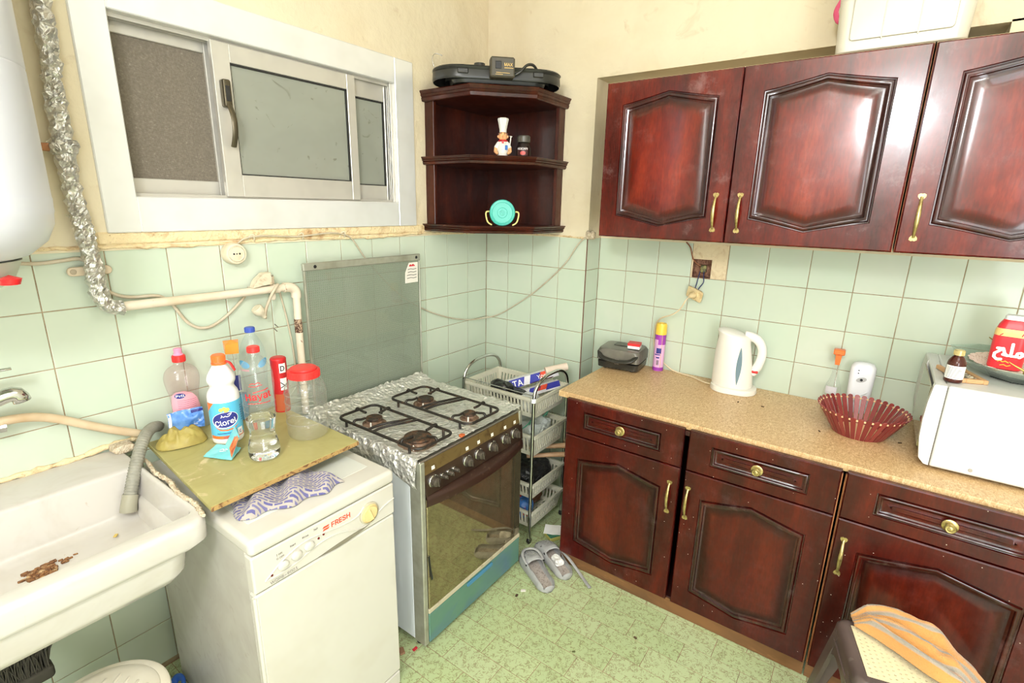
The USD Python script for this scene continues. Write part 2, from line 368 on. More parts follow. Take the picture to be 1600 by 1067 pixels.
# ------------------------------------------------------------------ the window
ALU = mat('window_aluminium', (230, 230, 226), .32, var=[((218, 217, 211), 5, .45, .8)], metallic=.25)
ALU2 = mat('window_sash_aluminium', (205, 201, 190), .38, var=[((190, 186, 176), 6, .45, .8)], metallic=.35)
RUBBER = mat('black_rubber', (38, 37, 34), .6)
FROST = mat('frosted_glass', (158, 161, 148), .16, var=[((146, 148, 136), 2.5, .4, .75, 4, .5), ((132, 132, 118), 9, .66, .74, 2)], transmission_weight=.12, specular_ior_level=.6)
SHAFT = mat('shaft_wall', (150, 142, 128), .9, var=[((130, 122, 108), 3, .4, .7)])
def screen_mat():
    N = {'g': ('geometry', {}), 'w1': ('wave_texture', {'bands_direction': 'x', 'scale': 110.0}), 'w2': ('wave_texture', {'bands_direction': 'z', 'scale': 110.0}), 'mx': ('math', {'math_type': 'maximum'}),
         'rr': ('rgb_ramp', {'ramp': [(0, (.45,) * 3), (.5, (.8,) * 3), (1, (1,) * 3)]}), 'n': ('noise_texture', {'scale': 160.0, 'detail': 6.0}), 'r': ('rgb_ramp', {'ramp': [(.35, lin((122, 113, 100))), (.65, lin((136, 127, 113))), (.8, lin((166, 158, 145)))]}),
         'd': ('diffuse_bsdf', {}), 't': ('transparent_bsdf', {}), 'm': ('mix_closure', {})}
    L = [('g.position', 'w1.vector'), ('g.position', 'w2.vector'), ('w1.fac', 'mx.value1'), ('w2.fac', 'mx.value2'), ('mx.value', 'rr.fac'), ('rr.color', 'm.fac'), ('g.position', 'n.vector'), ('n.fac', 'r.fac'), ('r.color', 'd.color'), ('t.BSDF', 'm.closure1'), ('d.BSDF', 'm.closure2')]
    return usdkit.material(stage, '/World/Looks/fly_screen', N, L, surface='m.closure')
SCREEN = screen_mat()
wi = struct('window_1', 'white aluminium sliding window with a fly screen and frosted panes', 'window')
def wbar(name, x0, x1, z0, z1, y0, y1, m=ALU, b=.003, par=None): part(par or wi, name, cbox(x0, x1, y0, y1, z0, z1, b), m, False, world=True)
FX0, FX1, FZ0, FZ1 = -1.712, -.668, 1.655, 2.158
wbar('frame_bar', WX0, FX0, WZ0, WZ1, -.014, .10); wbar('frame_bar', FX1, WX1, WZ0, WZ1, -.014, .10)
wbar('frame_bar', FX0, FX1, FZ1, WZ1, -.0138, .10); wbar('frame_bar', FX0, FX1, WZ0, FZ0, -.0138, .10)
for y in (.018, .043, .068): wbar('track', FX0, FX1, FZ1 - .012, FZ1 + .001, y, y + .003, ALU2, .0005); wbar('track', FX0, FX1, FZ0 - .001, FZ0 + .010, y, y + .003, ALU2, .0005)
for y in (.006, .020, .034): wbar('side_channel', FX1 - .016 + y * .15, FX1 + .001, FZ0, FZ1, y, y + .006, ALU2, .001)
def sash(x0, x1, y, wl_, wr_, wt, wb_, glass, name):
    s = part(wi, name, cat([cbox(x0, x0 + wl_, y, y + .022, FZ0 + .006, FZ1 - .006, .002), cbox(x1 - wr_, x1, y, y + .022, FZ0 + .006, FZ1 - .006, .002), cbox(x0 + wl_, x1 - wr_, y + .001, y + .021, FZ1 - .006 - wt, FZ1 - .006, .002), cbox(x0 + wl_, x1 - wr_, y + .001, y + .021, FZ0 + .006, FZ0 + .006 + wb_, .002)]), ALU2, False)
    a, b, c, d = x0 + wl_, x1 - wr_, FZ0 + .006 + wb_, FZ1 - .006 - wt
    part(s, 'pane', cbox(a - .004, b + .004, y + .011, y + .015, c - .004, d + .004, 0), glass, False, world=True)
    if glass is FROST:
        part(s, 'gasket', cat([cbox(a, b, y + .004, y + .013, d - .006, d, .0005), cbox(b - .006, b, y + .004, y + .013, c, d, .0005), cbox(a, a + .003, y + .004, y + .013, c, d, .0005), cbox(a, b, y + .004, y + .013, c, c + .004, .0005)]), RUBBER, False)
    return s
sash(FX0 + .004, -1.40, .060, .012, .03, .035, .050, SCREEN, 'screen_sash')
sash(-1.10, FX1 - .018, .034, .03, .008, .070, .065, FROST, 'rear_sash')
fs = sash(-1.432, -.868, .006, .058, .040, .058, .075, FROST, 'front_sash')
hd = part(wi, 'handle', cat([cbox(-1.418, -1.392, -.020, .008, 1.95, 2.035, .004), sweep(spl([(-1.405, -.016, 1.96), (-1.405, -.034, 1.93), (-1.405, -.036, 1.86), (-1.405, -.018, 1.825)], 16), .008, 8, flat=(1.2, .6))]), mat('handle_bronze', (92, 84, 66), .35, metallic=.6), 50, label='dark bronze latch handle')
part(hd, 'slot', cbox(-1.412, -1.398, -.0215, -.018, 1.968, 2.016, .001), RUBBER, False)
sh = struct('wall_shaft', 'grey light shaft wall seen faintly through the fly screen', 'wall')
part(sh, 'render', cbox(-2.6, .3, .62, .7, .8, 3.0, 0), SHAFT, False)

# ------------------------------------------------------------------ wood
def wood(name, dark, mid, red, rough, smear=.0, burst=0, specks=0.0, coat=.35, spec=.5):
    N = {'g': ('geometry', {}), 'm': ('mapping', {'scale': (6, 6, 1.3)}), 'n1': ('noise_texture', {'scale': 2.2, 'detail': 4.0, 'distortion': .6}), 'n2': ('noise_texture', {'scale': 26.0, 'detail': 5.0, 'distortion': .3}),
         'r1': ('rgb_ramp', {'ramp': [(.3, lin(dark)), (.52, lin(mid)), (.75, lin(red))]}), 'r2': ('rgb_ramp', {'ramp': [(.35, (.62,) * 3), (.62, (1,) * 3)]}), 'x': ('mix', {'mix_type': 'multiply', 'fac': .75}),
         'rn': ('noise_texture', {'scale': 7.0, 'detail': 6.0, 'roughness': .7}), 'rr': ('rgb_ramp', {'ramp': [(.42, (rough,) * 3), (.75, (rough + .14,) * 3)]}), 'p': ('principled_bsdf', {'coat_weight': coat, 'coat_roughness': .06, 'coat_ior': 1.5, 'specular_ior_level': spec}),
         'sm': ('rgb_ramp', {'ramp': [(0, (0,) * 3), (.58, (0,) * 3), (.74, (smear,) * 3), (1, (smear,) * 3)]}), 'sx': ('mix', {'color2': lin((176, 150, 146))}),
         'v': ('voronoi_texture', {'scale': 46.0, 'randomness': 1.0}), 'vr': ('rgb_ramp', {'ramp': [(0, (1,) * 3), (.055, (1,) * 3), (.085, (0,) * 3), (1, (0,) * 3)]}), 'vc': ('rgb_ramp', {'ramp': [(0, (0,) * 3), (1 - specks, (0,) * 3), (1 - specks + .01, (1,) * 3), (1, (1,) * 3)]}),
         'vm': ('math', {'math_type': 'multiply'}), 'vx': ('mix', {'color2': lin((214, 204, 190))}), 'vs': ('separate_color', {})}
    L = [('g.position', 'm.vector'), ('m.vector', 'n1.vector'), ('m.vector', 'n2.vector'), ('g.position', 'rn.vector'), ('n1.fac', 'r1.fac'), ('n2.fac', 'r2.fac'), ('r1.color', 'x.color1'), ('r2.color', 'x.color2'), ('rn.fac', 'rr.fac'), ('rr.color', 'p.roughness'),
         ('rn.fac', 'sm.fac'), ('sm.color', 'sx.fac'), ('sx.color', 'vx.color1'), ('g.position', 'v.vector'), ('v.distance', 'vr.fac'), ('v.color', 'vs.color'), ('vs.r', 'vc.fac'), ('vr.color', 'vm.value1'), ('vc.color', 'vm.value2'), ('vm.value', 'vx.fac'), ('vx.color', 'p.base_color')]
    src = 'x.color'
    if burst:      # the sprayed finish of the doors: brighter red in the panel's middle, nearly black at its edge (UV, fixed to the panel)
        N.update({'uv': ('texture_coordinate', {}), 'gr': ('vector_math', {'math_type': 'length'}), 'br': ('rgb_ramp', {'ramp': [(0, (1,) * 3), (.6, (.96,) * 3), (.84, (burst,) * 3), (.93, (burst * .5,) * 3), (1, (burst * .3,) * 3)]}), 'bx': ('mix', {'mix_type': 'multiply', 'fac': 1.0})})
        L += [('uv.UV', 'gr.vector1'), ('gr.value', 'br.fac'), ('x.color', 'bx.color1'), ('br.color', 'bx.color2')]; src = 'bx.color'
    L.append((src, 'sx.color1'))
    return usdkit.material(stage, f'/World/Looks/{name}', N, L, surface='p.BSDF')
W_UP = wood('mahogany_upper', (64, 10, 6), (90, 17, 9), (114, 30, 15), .18, .26)
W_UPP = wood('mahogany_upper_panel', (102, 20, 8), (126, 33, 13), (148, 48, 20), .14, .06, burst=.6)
W_LO = wood('mahogany_lower', (54, 9, 5), (74, 15, 8), (94, 25, 12), .26, .08, specks=.06, coat=.12, spec=.35)
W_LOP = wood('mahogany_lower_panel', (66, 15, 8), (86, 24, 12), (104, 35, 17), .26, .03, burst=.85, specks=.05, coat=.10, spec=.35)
W_MO = wood('mahogany_moulding', (34, 6, 4), (54, 11, 7), (86, 24, 13), .2, .16)
W_SH = wood('mahogany_shelf', (44, 13, 6), (64, 21, 9), (86, 34, 15), .3, .03, coat=.15, spec=.4)
W_CAR = mat('cabinet_carcass', (54, 18, 11), .5)
W_RAW = mat('raw_edge', (168, 108, 62), .6, var=[((128, 76, 42), 20, .4, .7)])
BRASS = mat('worn_brass', (196, 176, 118), .3, var=[((150, 128, 80), 60, .45, .7)], metallic=.85)

def arch_poly(w, h, mx, ct, cb, rise_t, rise_b, n=10):
    """The panel's outline in a door w x h: sides mx from the edge, pointed rises at top and bottom; anticlockwise."""
    x0, x1 = mx, w - mx; P = []
    rise = lambda t: (1 - abs(t)) ** 1.12
    for i in range(n + 1): t = -1 + 2 * i / n; P.append((x0 + (x1 - x0) * i / n, cb - rise_b * rise(t)))
    for i in range(n + 1): t = 1 - 2 * i / n; P.append((x1 - (x1 - x0) * i / n, h - ct + rise_t * rise(t)))
    return np.array(P)
def door_meshes(w, h, P, th=.02, edge=.004):
    """Frame, moulding and panel meshes in local x (right), y (up), z (out), the face at z = 0."""
    n = len(P(0)); k = n // 2; A = lambda d, z: lift(P(d), z)
    O = np.array([(w * i / (k - 1), 0) for i in range(k)] + [(w - w * i / (k - 1), h) for i in range(k)])
    O2 = np.clip(O, [edge, edge], [w - edge, h - edge])
    fr = rings([lift(O, -th), lift(O, -edge), lift(O2, 0), A(0, 0), A(.0015, -.005)], cap1=False)
    prof = [(.0015, -.005), (.005, -.0055), (.008, .0015), (.013, .0035), (.018, .0015), (.020, -.004), (.026, -.0065)]
    mo = rings([A(d, z) for d, z in prof], cap0=False, cap1=False)
    pl = [(.026, -.0065), (.034, -.007), (.046, -.0035), (.060, -.0028)]
    Ls = [A(d, z) for d, z in pl]
    c = P(0).mean(0)
    for s in (.75, .5, .25): Ls.append(np.c_[c + (Ls[3][:, :2] - c) * s, np.full(n, -.0026)])
    pv, pf = rings(Ls, cap0=False)
    uv = np.vstack([np.repeat(np.array([1.0, .97, .9, .82, .62, .41, .2]), n)[:, None] * np.array([[1.0, 0]]), [[0, 0]]])
    return fr, mo, (pv, pf), uv
def handle(par, o, ex, ey, s=1.0):
    """A brass bow pull; o is its middle on the door's face."""
    z = np.linspace(-.062, .062, 25); b = .020 * np.clip(1 - (np.abs(z) / .060) ** 2.2, 0, 1) + .002
    r = .0042 + .0022 * np.cos(z / .062 * math.pi / 2) ** 2
    m = [sweep(np.c_[np.zeros(25), z, b], r, 8, flat=(1, .7))]
    for q in (-1, 1):
        m.append(xf(rings([lift(np.array([(.004, -.002), (.010, .006), (.0105, .013), (.004, .017), (0, .015), (-.004, .017), (-.0105, .013), (-.010, .006), (-.004, -.002)]) * [1, q] if q > 0 else np.array([(.004, -.002), (.010, .006), (.0105, .013), (.004, .017), (0, .015), (-.004, .017), (-.0105, .013), (-.010, .006), (-.004, -.002)])[::-1] * [1, q], zz) for zz in (0, .003)]), t=(0, q * .056, 0)))
    part(par, 'handle', frame(m, o, ex, ey), BRASS, 50, label='worn brass bow handle', world=True)
def front(par, name, o, w, h, P, mats, hand=None, knob=False, th=.02, sub='panel'):
    """A door or drawer front facing -x; o = its lower corner at the larger y (left as seen), face outermost."""
    ex, ey = (0, -1, 0), (0, 0, 1); fr, mo, pl, uv = door_meshes(w, h, P, th)
    d = part(par, name, frame(fr, o, ex, ey), mats[0], 25, world=True)
    part(d, 'moulding', frame(mo, o, ex, ey), mats[2], 40, world=True)
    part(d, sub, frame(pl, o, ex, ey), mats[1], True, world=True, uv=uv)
    if hand: handle(d, (o[0] - .0005, hand[0], hand[1]), ex, ey)
    if knob:
        k = lathe([(0, -.001), (.020, -.001), (.0205, .003), (.018, .005), (.010, .006), (.008, .012), (.013, .016), (.015, .020), (.012, .024), (.008, .0235), (.006, .0255), (0, .026)], 24)
        part(d, 'knob', frame(k, (o[0] - .002, o[1] - w / 2, o[2] + h / 2), ex, ey), BRASS, 50, label='round brass knob', world=True)
    return d
# upper cabinets
UX, UZ0, UZ1 = -.275, 1.530, 2.142
def upper(name, label, y1, y0, doors, back):
    t = thing(name, label, 'wall cabinet', (0, y1, UZ0))
    part(t, 'carcass', cat([cbox(UX + .022, back, y1 - .018, y1, UZ0, UZ1, .001), cbox(UX + .022, back, y0, y0 + .018, UZ0, UZ1, .001), cbox(UX + .022, back, y0 + .018, y1 - .018, UZ0, UZ0 + .018, .001), cbox(UX + .022, back, y0 + .018, y1 - .018, UZ1 - .018, UZ1, .001), cbox(back - .008, back, y0 + .018, y1 - .018, UZ0, UZ1, .001)]), W_CAR, False, world=True)
    part(t, 'top_board', cbox(UX + .022, back, y0, y1, UZ1 + .0002, UZ1 + .003, .0005), mat(f'raw_board_{int(back > 0)}', (214, 196, 160), .8), False, world=True, label='unpainted board on top of the cabinet')
    for ya in (y1 - .018, y0): part(t, 'side_edge', cbox(UX + .0205, UX + .0225, ya, ya + .018, UZ0 + .001, UZ1 - .001, .0004), W_RAW, False, world=True)
    for ya, yb, hy in doors:
        w, h = ya - yb, UZ1 - UZ0 - .004
        front(t, 'door', (UX, ya, UZ0 + .002), w, h, lambda d: arch_poly(w, h, .072 + d, .086 + d, .088 + d, .036, .040), (W_UP, W_UPP, W_MO), hand=(hy, 1.642))
upper('wall_cabinet', 'two-door glossy mahogany wall cabinet with arched panels, hung nearest the corner shelf', -.845, -1.893, [(-.846, -1.368, -1.325), (-1.372, -1.891, -1.412)], D - .004)
upper('wall_cabinet', 'glossy mahogany wall cabinet under the milky storage box, its one door cut by the frame', -1.897, -2.43, [(-1.899, -2.428, -1.940)], -.006)
# base cabinets
LX = -.50
def lower(name, label, y1, y0, doors):
    t = thing(name, label, 'base cabinet', (0, y1, 0))
    x1 = D - .004
    part(t, 'carcass', cat([cbox(LX + .022, x1, y1 - .018, y1, .05, .826, .001), cbox(LX + .022, x1, y0, y0 + .018, .05, .826, .001), cbox(LX + .022, x1, y0 + .018, y1 - .018, .05, .068, .001), cbox(LX + .022, x1, y0 + .018, y1 - .018, .808, .826, .001), cbox(x1 - .008, x1, y0 + .018, y1 - .018, .05, .826, .001)]), W_CAR, False, world=True)
    for ya in (y1 - .018, y0): part(t, 'side_edge', cbox(LX + .0205, LX + .0225, ya, ya + .018, .051, .825, .0004), W_RAW, False, world=True)
    part(t, 'plinth', cbox(LX + .016, LX + .034, y0, y1, .001, .062, .001), PLINTH, False, world=True, label='unpainted brown plinth board')
    for ya, yb, hy in doors:
        w = ya - yb
        h = .164; front(t, 'drawer', (LX, ya, .678), w, h, lambda d: arch_poly(w, h, .085 + d * .8, .042 + d * .8, .042 + d * .8, 0, 0), (W_LO, W_LO, W_MO), knob=True, sub='drawer_panel')
        h = .609; front(t, 'door', (LX, ya, .064), w, h, lambda d: arch_poly(w, h, .066 + d, .100 + d, .085 + d, .038, .030), (W_LO, W_LOP, W_MO), hand=(hy, .54))
PLINTH = mat('plinth_board', (128, 88, 50), .7, var=[((92, 64, 38), 9, .4, .7, 5, .5), ((150, 108, 66), 30, .6, .75)], stretch=(1, .25, 1))
lower('base_cabinet', 'two-door mahogany base cabinet with two drawers, nearest the cooker', -.856, -1.888, [(-.857, -1.371, -1.338), (-1.392, -1.884, -1.411)])
lower('base_cabinet', 'mahogany base cabinet behind the brown stool, with one drawer and one door', -1.894, -2.44, [(-1.899, -2.438, -1.926)])
def counter_mat():
    N = {'g': ('geometry', {}), 'm': ('mapping', {'scale': (1.0, 2.2, 1.0), 'rotation': (0, 0, .5)}), 'n1': ('noise_texture', {'scale': 62.0, 'detail': 5.0, 'distortion': 1.2}), 'n2': ('noise_texture', {'scale': 90.0, 'detail': 3.0, 'distortion': .5}), 'n3': ('noise_texture', {'scale': 5.0, 'detail': 4.0}),
         'r1': ('rgb_ramp', {'ramp': [(.30, lin((182, 142, 94))), (.5, lin((208, 173, 124))), (.70, lin((228, 200, 154)))]}), 'r2': ('rgb_ramp', {'ramp': [(0, (0,) * 3), (.66, (0,) * 3), (.73, (.8,) * 3), (1, (.8,) * 3)]}), 'x': ('mix', {'color2': lin((140, 100, 58))}), 'r3': ('rgb_ramp', {'ramp': [(.4, (0,) * 3), (.8, (.35,) * 3)]}), 'y': ('mix', {'color2': lin((196, 150, 100))}), 'p': ('principled_bsdf', {'roughness': .38})}
    L = [('g.position', 'm.vector'), ('m.vector', 'n1.vector'), ('m.vector', 'n2.vector'), ('g.position', 'n3.vector'), ('n1.fac', 'r1.fac'), ('n2.fac', 'r2.fac'), ('r1.color', 'x.color1'), ('r2.color', 'x.fac'), ('n3.fac', 'r3.fac'), ('x.color', 'y.color1'), ('r3.color', 'y.fac'), ('y.color', 'p.base_color')]
    return usdkit.material(stage, '/World/Looks/chipboard_counter', N, L, surface='p.BSDF')
COUNTER = counter_mat()
single('countertop', 'long tan chipboard countertop lying over the mahogany base cabinets', 'countertop', prism(rrect(-.468, D - .002, -2.60, -.795, .004, 2), .828, .856, .003), COUNTER, (0, -.8, .828))

# ------------------------------------------------------------------ corner shelf
cs = thing('corner_shelf', 'dark mahogany open corner shelf hanging between the window and the wall cabinets', 'shelf', (0, 0, 1.52))
def penta(e): return np.array([(0 - .002, -.002), (-.495 - e, -.002), (-.495 - e, -.30 - e * .4), (-.285 - e * .4, -.505 - e), (-.002, -.505 - e)])
def plate(z0, z1, name='shelf_board'):
    L = [(0, -.004), (0, 0), (.06, .004), (.34, .008), (.36, .004), (.60, .013), (.64, .010), (.92, .018), (1, .016)]
    part(cs, name, rings([lift(penta(e), z0 + (z1 - z0) * k) for k, e in L]), W_SH, 20, world=True)
plate(1.522, 1.556); plate(1.832, 1.868); plate(2.112, 2.158, 'top_board')
for a, b in ((1.556, 1.832), (1.868, 2.112)):
    part(cs, 'back_panel', cbox(-.475, -.004, -.016, -.003, a - .002, b + .002, .001), W_SH, False, world=True)
    part(cs, 'back_panel', cbox(-.016, -.003, -.487, -.016, a - .002, b + .002, .001), W_SH, False, world=True)
    part(cs, 'end_stile', cat([cbox(-.482, -.462, -.060, -.003, a - .002, b + .002, .002), cbox(-.4815, -.4625, -.0605, -.045, a, b, .002)]), W_SH, False, world=True)
    part(cs, 'end_stile', cat([cbox(-.060, -.003, -.492, -.472, a - .002, b + .002, .002), cbox(-.0605, -.045, -.4915, -.4725, a, b, .002)]), W_SH, False, world=True)
# ------------------------------------------------------------------ the cooker
STEEL = mat('brushed_steel', (176, 172, 160), .3, metallic=.9, bump=(140, .0008))
CHROME = mat('chrome', (205, 205, 202), .08, metallic=1.0)
IRON = mat('black_enamel_wire', (38, 33, 28), .42, var=[((84, 62, 44), 40, .55, .75)])
BURN = mat('burnt_burner', (66, 58, 50), .5, var=[((120, 84, 60), 50, .45, .7)], metallic=.5, bump=(160, .002))
BURN2 = mat('rusty_burner_ring', (134, 108, 88), .5, var=[((92, 66, 50), 55, .45, .65)], metallic=.35)
FILM_WHITE = mat('film_wrapped_side', (220, 225, 226), .3, var=[((206, 214, 216), 4, .4, .7)], bump=(14, .006, 2), stretch=(1, 1, .35))
POST = mat('cooker_post', (172, 172, 156), .4, metallic=.4, var=[((150, 149, 130), 12, .4, .7)])
PAN_GOLD = mat('panel_gold', (128, 108, 66), .3, var=[((92, 72, 42), 9, .5, .75, 5)], metallic=.45)
PAN_DARK = mat('panel_brown', (62, 48, 36), .3, var=[((46, 34, 26), 10, .4, .7)])
HANDLE_BR = mat('handle_brown', (54, 34, 26), .35, var=[((90, 70, 58), 55, .62, .72)])
OVEN_GLASS = mat('oven_glass', (160, 148, 116), .035, metallic=.82, var=[((144, 132, 102), 30, .4, .7)])
TEAL = mat('teal_drawer_film', (90, 130, 112), .28, var=[((82, 114, 134), 3.5, .5, .75, 3, .5)], bump=(16, .0025, 2))
BLUEFILM = mat('blue_film', (70, 132, 170), .2)
DIRTY_CREAM = mat('dirty_cream_trim', (192, 182, 154), .5, var=[((130, 104, 80), 30, .55, .75)])
WHITE_SPOT = mat('white_print', (226, 224, 214), .5)
BLACK = mat('black_plastic', (24, 24, 24), .4)
def foil_mat(name, col, metal=.85):
    N = {'g': ('geometry', {}), 'v': ('voronoi_texture', {'scale': 55.0, 'feature': 'f1'}), 'n': ('noise_texture', {'scale': 38.0, 'detail': 5.0, 'distortion': 1.2}), 'a': ('math', {'math_type': 'add'}), 'b': ('bump', {'distance': .012, 'strength': .8}), 'p': ('principled_bsdf', {'base_color': lin(col), 'metallic': metal, 'roughness': .3}),
         'n2': ('noise_texture', {'scale': 16.0, 'detail': 6.0}), 'r2': ('rgb_ramp', {'ramp': [(.55, (0,) * 3), (.75, (.4,) * 3)]}), 'x': ('mix', {'color1': lin(col), 'color2': lin((150, 128, 98))})}
    return usdkit.material(stage, f'/World/Looks/{name}', N, [('g.position', 'v.vector'), ('g.position', 'n.vector'), ('g.position', 'n2.vector'), ('v.distance', 'a.value1'), ('n.fac', 'a.value2'), ('a.value', 'b.height'), ('b.normal', 'p.normal'), ('n2.fac', 'r2.fac'), ('r2.color', 'x.fac'), ('x.color', 'p.base_color')], surface='p.BSDF')
FOIL = foil_mat('aluminium_foil', (214, 212, 206)); FOIL_DIRTY = foil_mat('greasy_foil', (236, 234, 226), .6)
CX0, CX1, CY0, CY1, CT = -1.245, -.632, -.71, -.085, .797
gc = thing('gas_cooker', 'four-burner gas cooker with teal drawer and mirrored oven door beside the white dishwasher', 'cooker', (-.94, -.40, 0))
part(gc, 'body', cbox(CX0 + .004, CX1 - .004, CY0 + .03, CY1, .035, .786, .004), FILM_WHITE, False, world=True)
part(gc, 'side_panel', disp(subd(cbox(CX0, CX0 + .0035, CY0 + .055, CY1, .03, .775, .001), .03), .0008, 22, 3), FILM_WHITE, True, world=True, label='white side panel still in its wrinkled film')
for k, x in enumerate((CX0, CX1 - .022)):
    part(gc, 'corner_post', cbox(x, x + .022, CY0 - .002, CY0 + .056, .022, .79, .003), POST, False, world=True)
for x in (CX0 + .03, CX1 - .05):
    for y in (CY0 + .05, CY1 - .05): part(gc, 'foot', xf(lathe([(0, 0), (.018, 0), (.018, .006), (.011, .010), (.011, .04), (0, .04)], 16), t=(x, y, 0)), BLACK, 40, world=True)
part(gc, 'control_panel', hull([(x, y, z) for x in (CX0 + .022, CX1 - .001) for y, z in ((CY0 - .008, .658), (CY0 + .03, .658), (CY0 - .001, .738), (CY0 + .03, .738))]), PAN_DARK, False, world=True)
part(gc, 'panel_strip', hull([(x, y, z) for x in (CX0 + .022, CX1 - .001) for y, z in ((CY0 - .0015, .738), (CY0 + .03, .738), (CY0 + .006, .788), (CY0 + .03, .788))]), PAN_GOLD, False, world=True, label='gilt upper strip of the control panel')
def knob(x, r):
    k = part(gc, 'knob', frame(lathe([(0, 0), (r * .95, 0), (r * .95, .004), (r * .78, .006), (r * .74, .020), (r * .5, .024), (0, .0245)], 20), (x, CY0 - .004, .703), (1, 0, 0), (0, 0, 1)), KNOBM, 40, world=True)
    part(k, 'knob_grip', frame(cbox(-r * .16, r * .16, -r * .7, r * .7, .018, .029, .002), (x, CY0 - .004, .703), (1, .25, 0) if 0 else (1, 0, .2), (-.2, 0, 1)), KNOBM, False, world=True)
    part(k, 'knob_ring', frame(lathe([(r * .95, -.002), (r * 1.08, -.002), (r * 1.08, .003), (r * .98, .005), (r * .9, .003)], 20), (x, CY0 - .004, .703), (1, 0, 0), (0, 0, 1)), CHROME, 40, world=True)
KNOBM = mat('grey_brown_knob', (92, 84, 74), .32, metallic=.5)
for x in (-1.186, -1.002, -.933, -.847, -.759, -.690):
    knob(x, .0225); part(gc, 'burner_mark', frame(cbox(-.008, .008, -.007, .007, 0, .0006, .0002), (x + .004, CY0 + .0005, .752), (1, 0, 0), (0, .13, 1)), WHITE_SPOT, False, world=True)
for x in (-1.140, -1.108, -1.078): knob(x, .0105)
od = part(gc, 'oven_door', cbox(CX0 + .024, CX1 - .002, CY0 - .004, CY0 + .024, .176, .64, .003), OVEN_GLASS, False, world=True, label='mirror-dark glass oven door')
xs = np.linspace(CX0 + .024, CX1 - .002, 31); u = np.linspace(-1, 1, 31)
hp = np.c_[xs, CY0 - .010 - .030 * (1 - u ** 2), .645 - .018 * (1 - u ** 2) * 0 + 0 * u]
H = []
for i, (x, y, z) in enumerate(hp):
    lo = .612 - .006 * (1 - u[i] ** 2); H.append([(x, CY0 - .003, lo), (x, y, lo + .004), (x, y - .001, .636), (x, y + .004, .652), (x, CY0 - .003, .655)])
hv, hf = rings([np.array(r) for r in H]); part(od, 'door_handle', (hv, hf[:, ::-1]), HANDLE_BR, 50, world=True, label='dark brown bowed oven handle')
part(od, 'torn_seal', sweep(spl([(CX0 + .025, CY0 - .006, .41), (CX0 + .027, CY0 - .010, .36), (CX0 + .034, CY0 - .012, .31)], 10), .004, 6, flat=(1.6, .5)), BLACK, 40, world=True)
part(gc, 'door_trim', cbox(CX0 + .022, CX1 - .001, CY0 - .006, CY0 + .02, .157, .176, .002), DIRTY_CREAM, False, world=True)
dr = part(gc, 'drawer', disp(subd(cbox(CX0 + .022, CX1 - .001, CY0 - .005, CY0 + .02, .026, .156, .003), .04), .0006, 14, 5), TEAL, 30, world=True, label='teal bottom drawer')
part(dr, 'drawer_grip', frame(prism(rrect(-.085, .085, -.010, .010, .009, 3), 0, .004, .002), (-.925, CY0 - .006, .142), (1, 0, 0), (0, 0, 1)), BLUEFILM, 40, world=True, label='blue-filmed finger grip')
part(gc, 'hob', cbox(CX0 + .002, CX1 - .002, CY0 + .004, CY1, .784, .7935, .003), STEEL, False, world=True)
def burner(x, y, r):
    b = part(gc, 'burner', xf(lathe([(0, .7965), (r * 1.5, .7965), (r * 1.5, .800), (r * 1.25, .806), (r * 1.05, .807), (r * 1.02, .815), (r * .9, .817), (0, .817)], 28), t=(x, y, 0)), BURN2, 40, world=True)
    part(b, 'burner_cap', xf(lathe([(0, .8165), (r, .8165), (r * 1.03, .820), (r, .825), (r * .8, .828), (r * .72, .8265), (0, .826)], 28), t=(x, y, 0)), BURN, 40, world=True)
    part(b, 'igniter', xf(lathe([(0, .797), (.0035, .797), (.0035, .816), (.002, .820), (0, .820)], 8), t=(x - r * 1.15, y - r * .75, 0)), WHITE_SPOT, 40, world=True)
for x, y, r in ((-1.13, -.335, .032), (-1.143, -.595, .050), (-.855, -.345, .036), (-.857, -.600, .027)): burner(x, y, r)
def grate(x0, x1, y0, y1):
    z = .829; R = .0055; xc = (x0 + x1) / 2; yc = (y0 + y1) / 2
    g = part(gc, 'pan_grate', sweep(lift(rrect(x0, x1, y0, y1, .03, 5), z), R, 8, closed=True), IRON, True, world=True)
    def wire(pts, n=18): part(g, 'wire', sweep(spl(pts, n), R * .95, 8), IRON, True, world=True)
    for yy, s in ((-.335, 1), (-.600, -1)):
        wire([(x0, yy, z), (x0 + .004, yy, z + .010), (x0 + .03, yy, z + .008), (xc - .035, yy, z + .006)])
        wire([(x1, yy, z), (x1 - .004, yy, z + .010), (x1 - .03, yy, z + .008), (xc + .035, yy, z + .006)])
        e = y1 if s > 0 else y0
        wire([(xc, e, z), (xc, e - s * .004, z + .010), (xc, e - s * .03, z + .009), (xc, yy + s * .04, z + .007)])
    for o in (-.014, .014):
        wire([(x0, yc + o + .03, z), (x0 + .05, yc + o + .022, z + .004), (xc, yc + o, z + .007), (x1 - .05, yc + o - .012, z + .004), (x1, yc + o - .02, z)])
    for cx in (x0 + .004, x1 - .004):
        for cy in (y0 + .05, y1 - .05): wire([(cx, cy, z), (cx, cy, z - .014), (cx, cy, .797)], 5)
grate(-1.228, -1.048, -.688, -.235); grate(-.962, -.758, -.688, -.235)
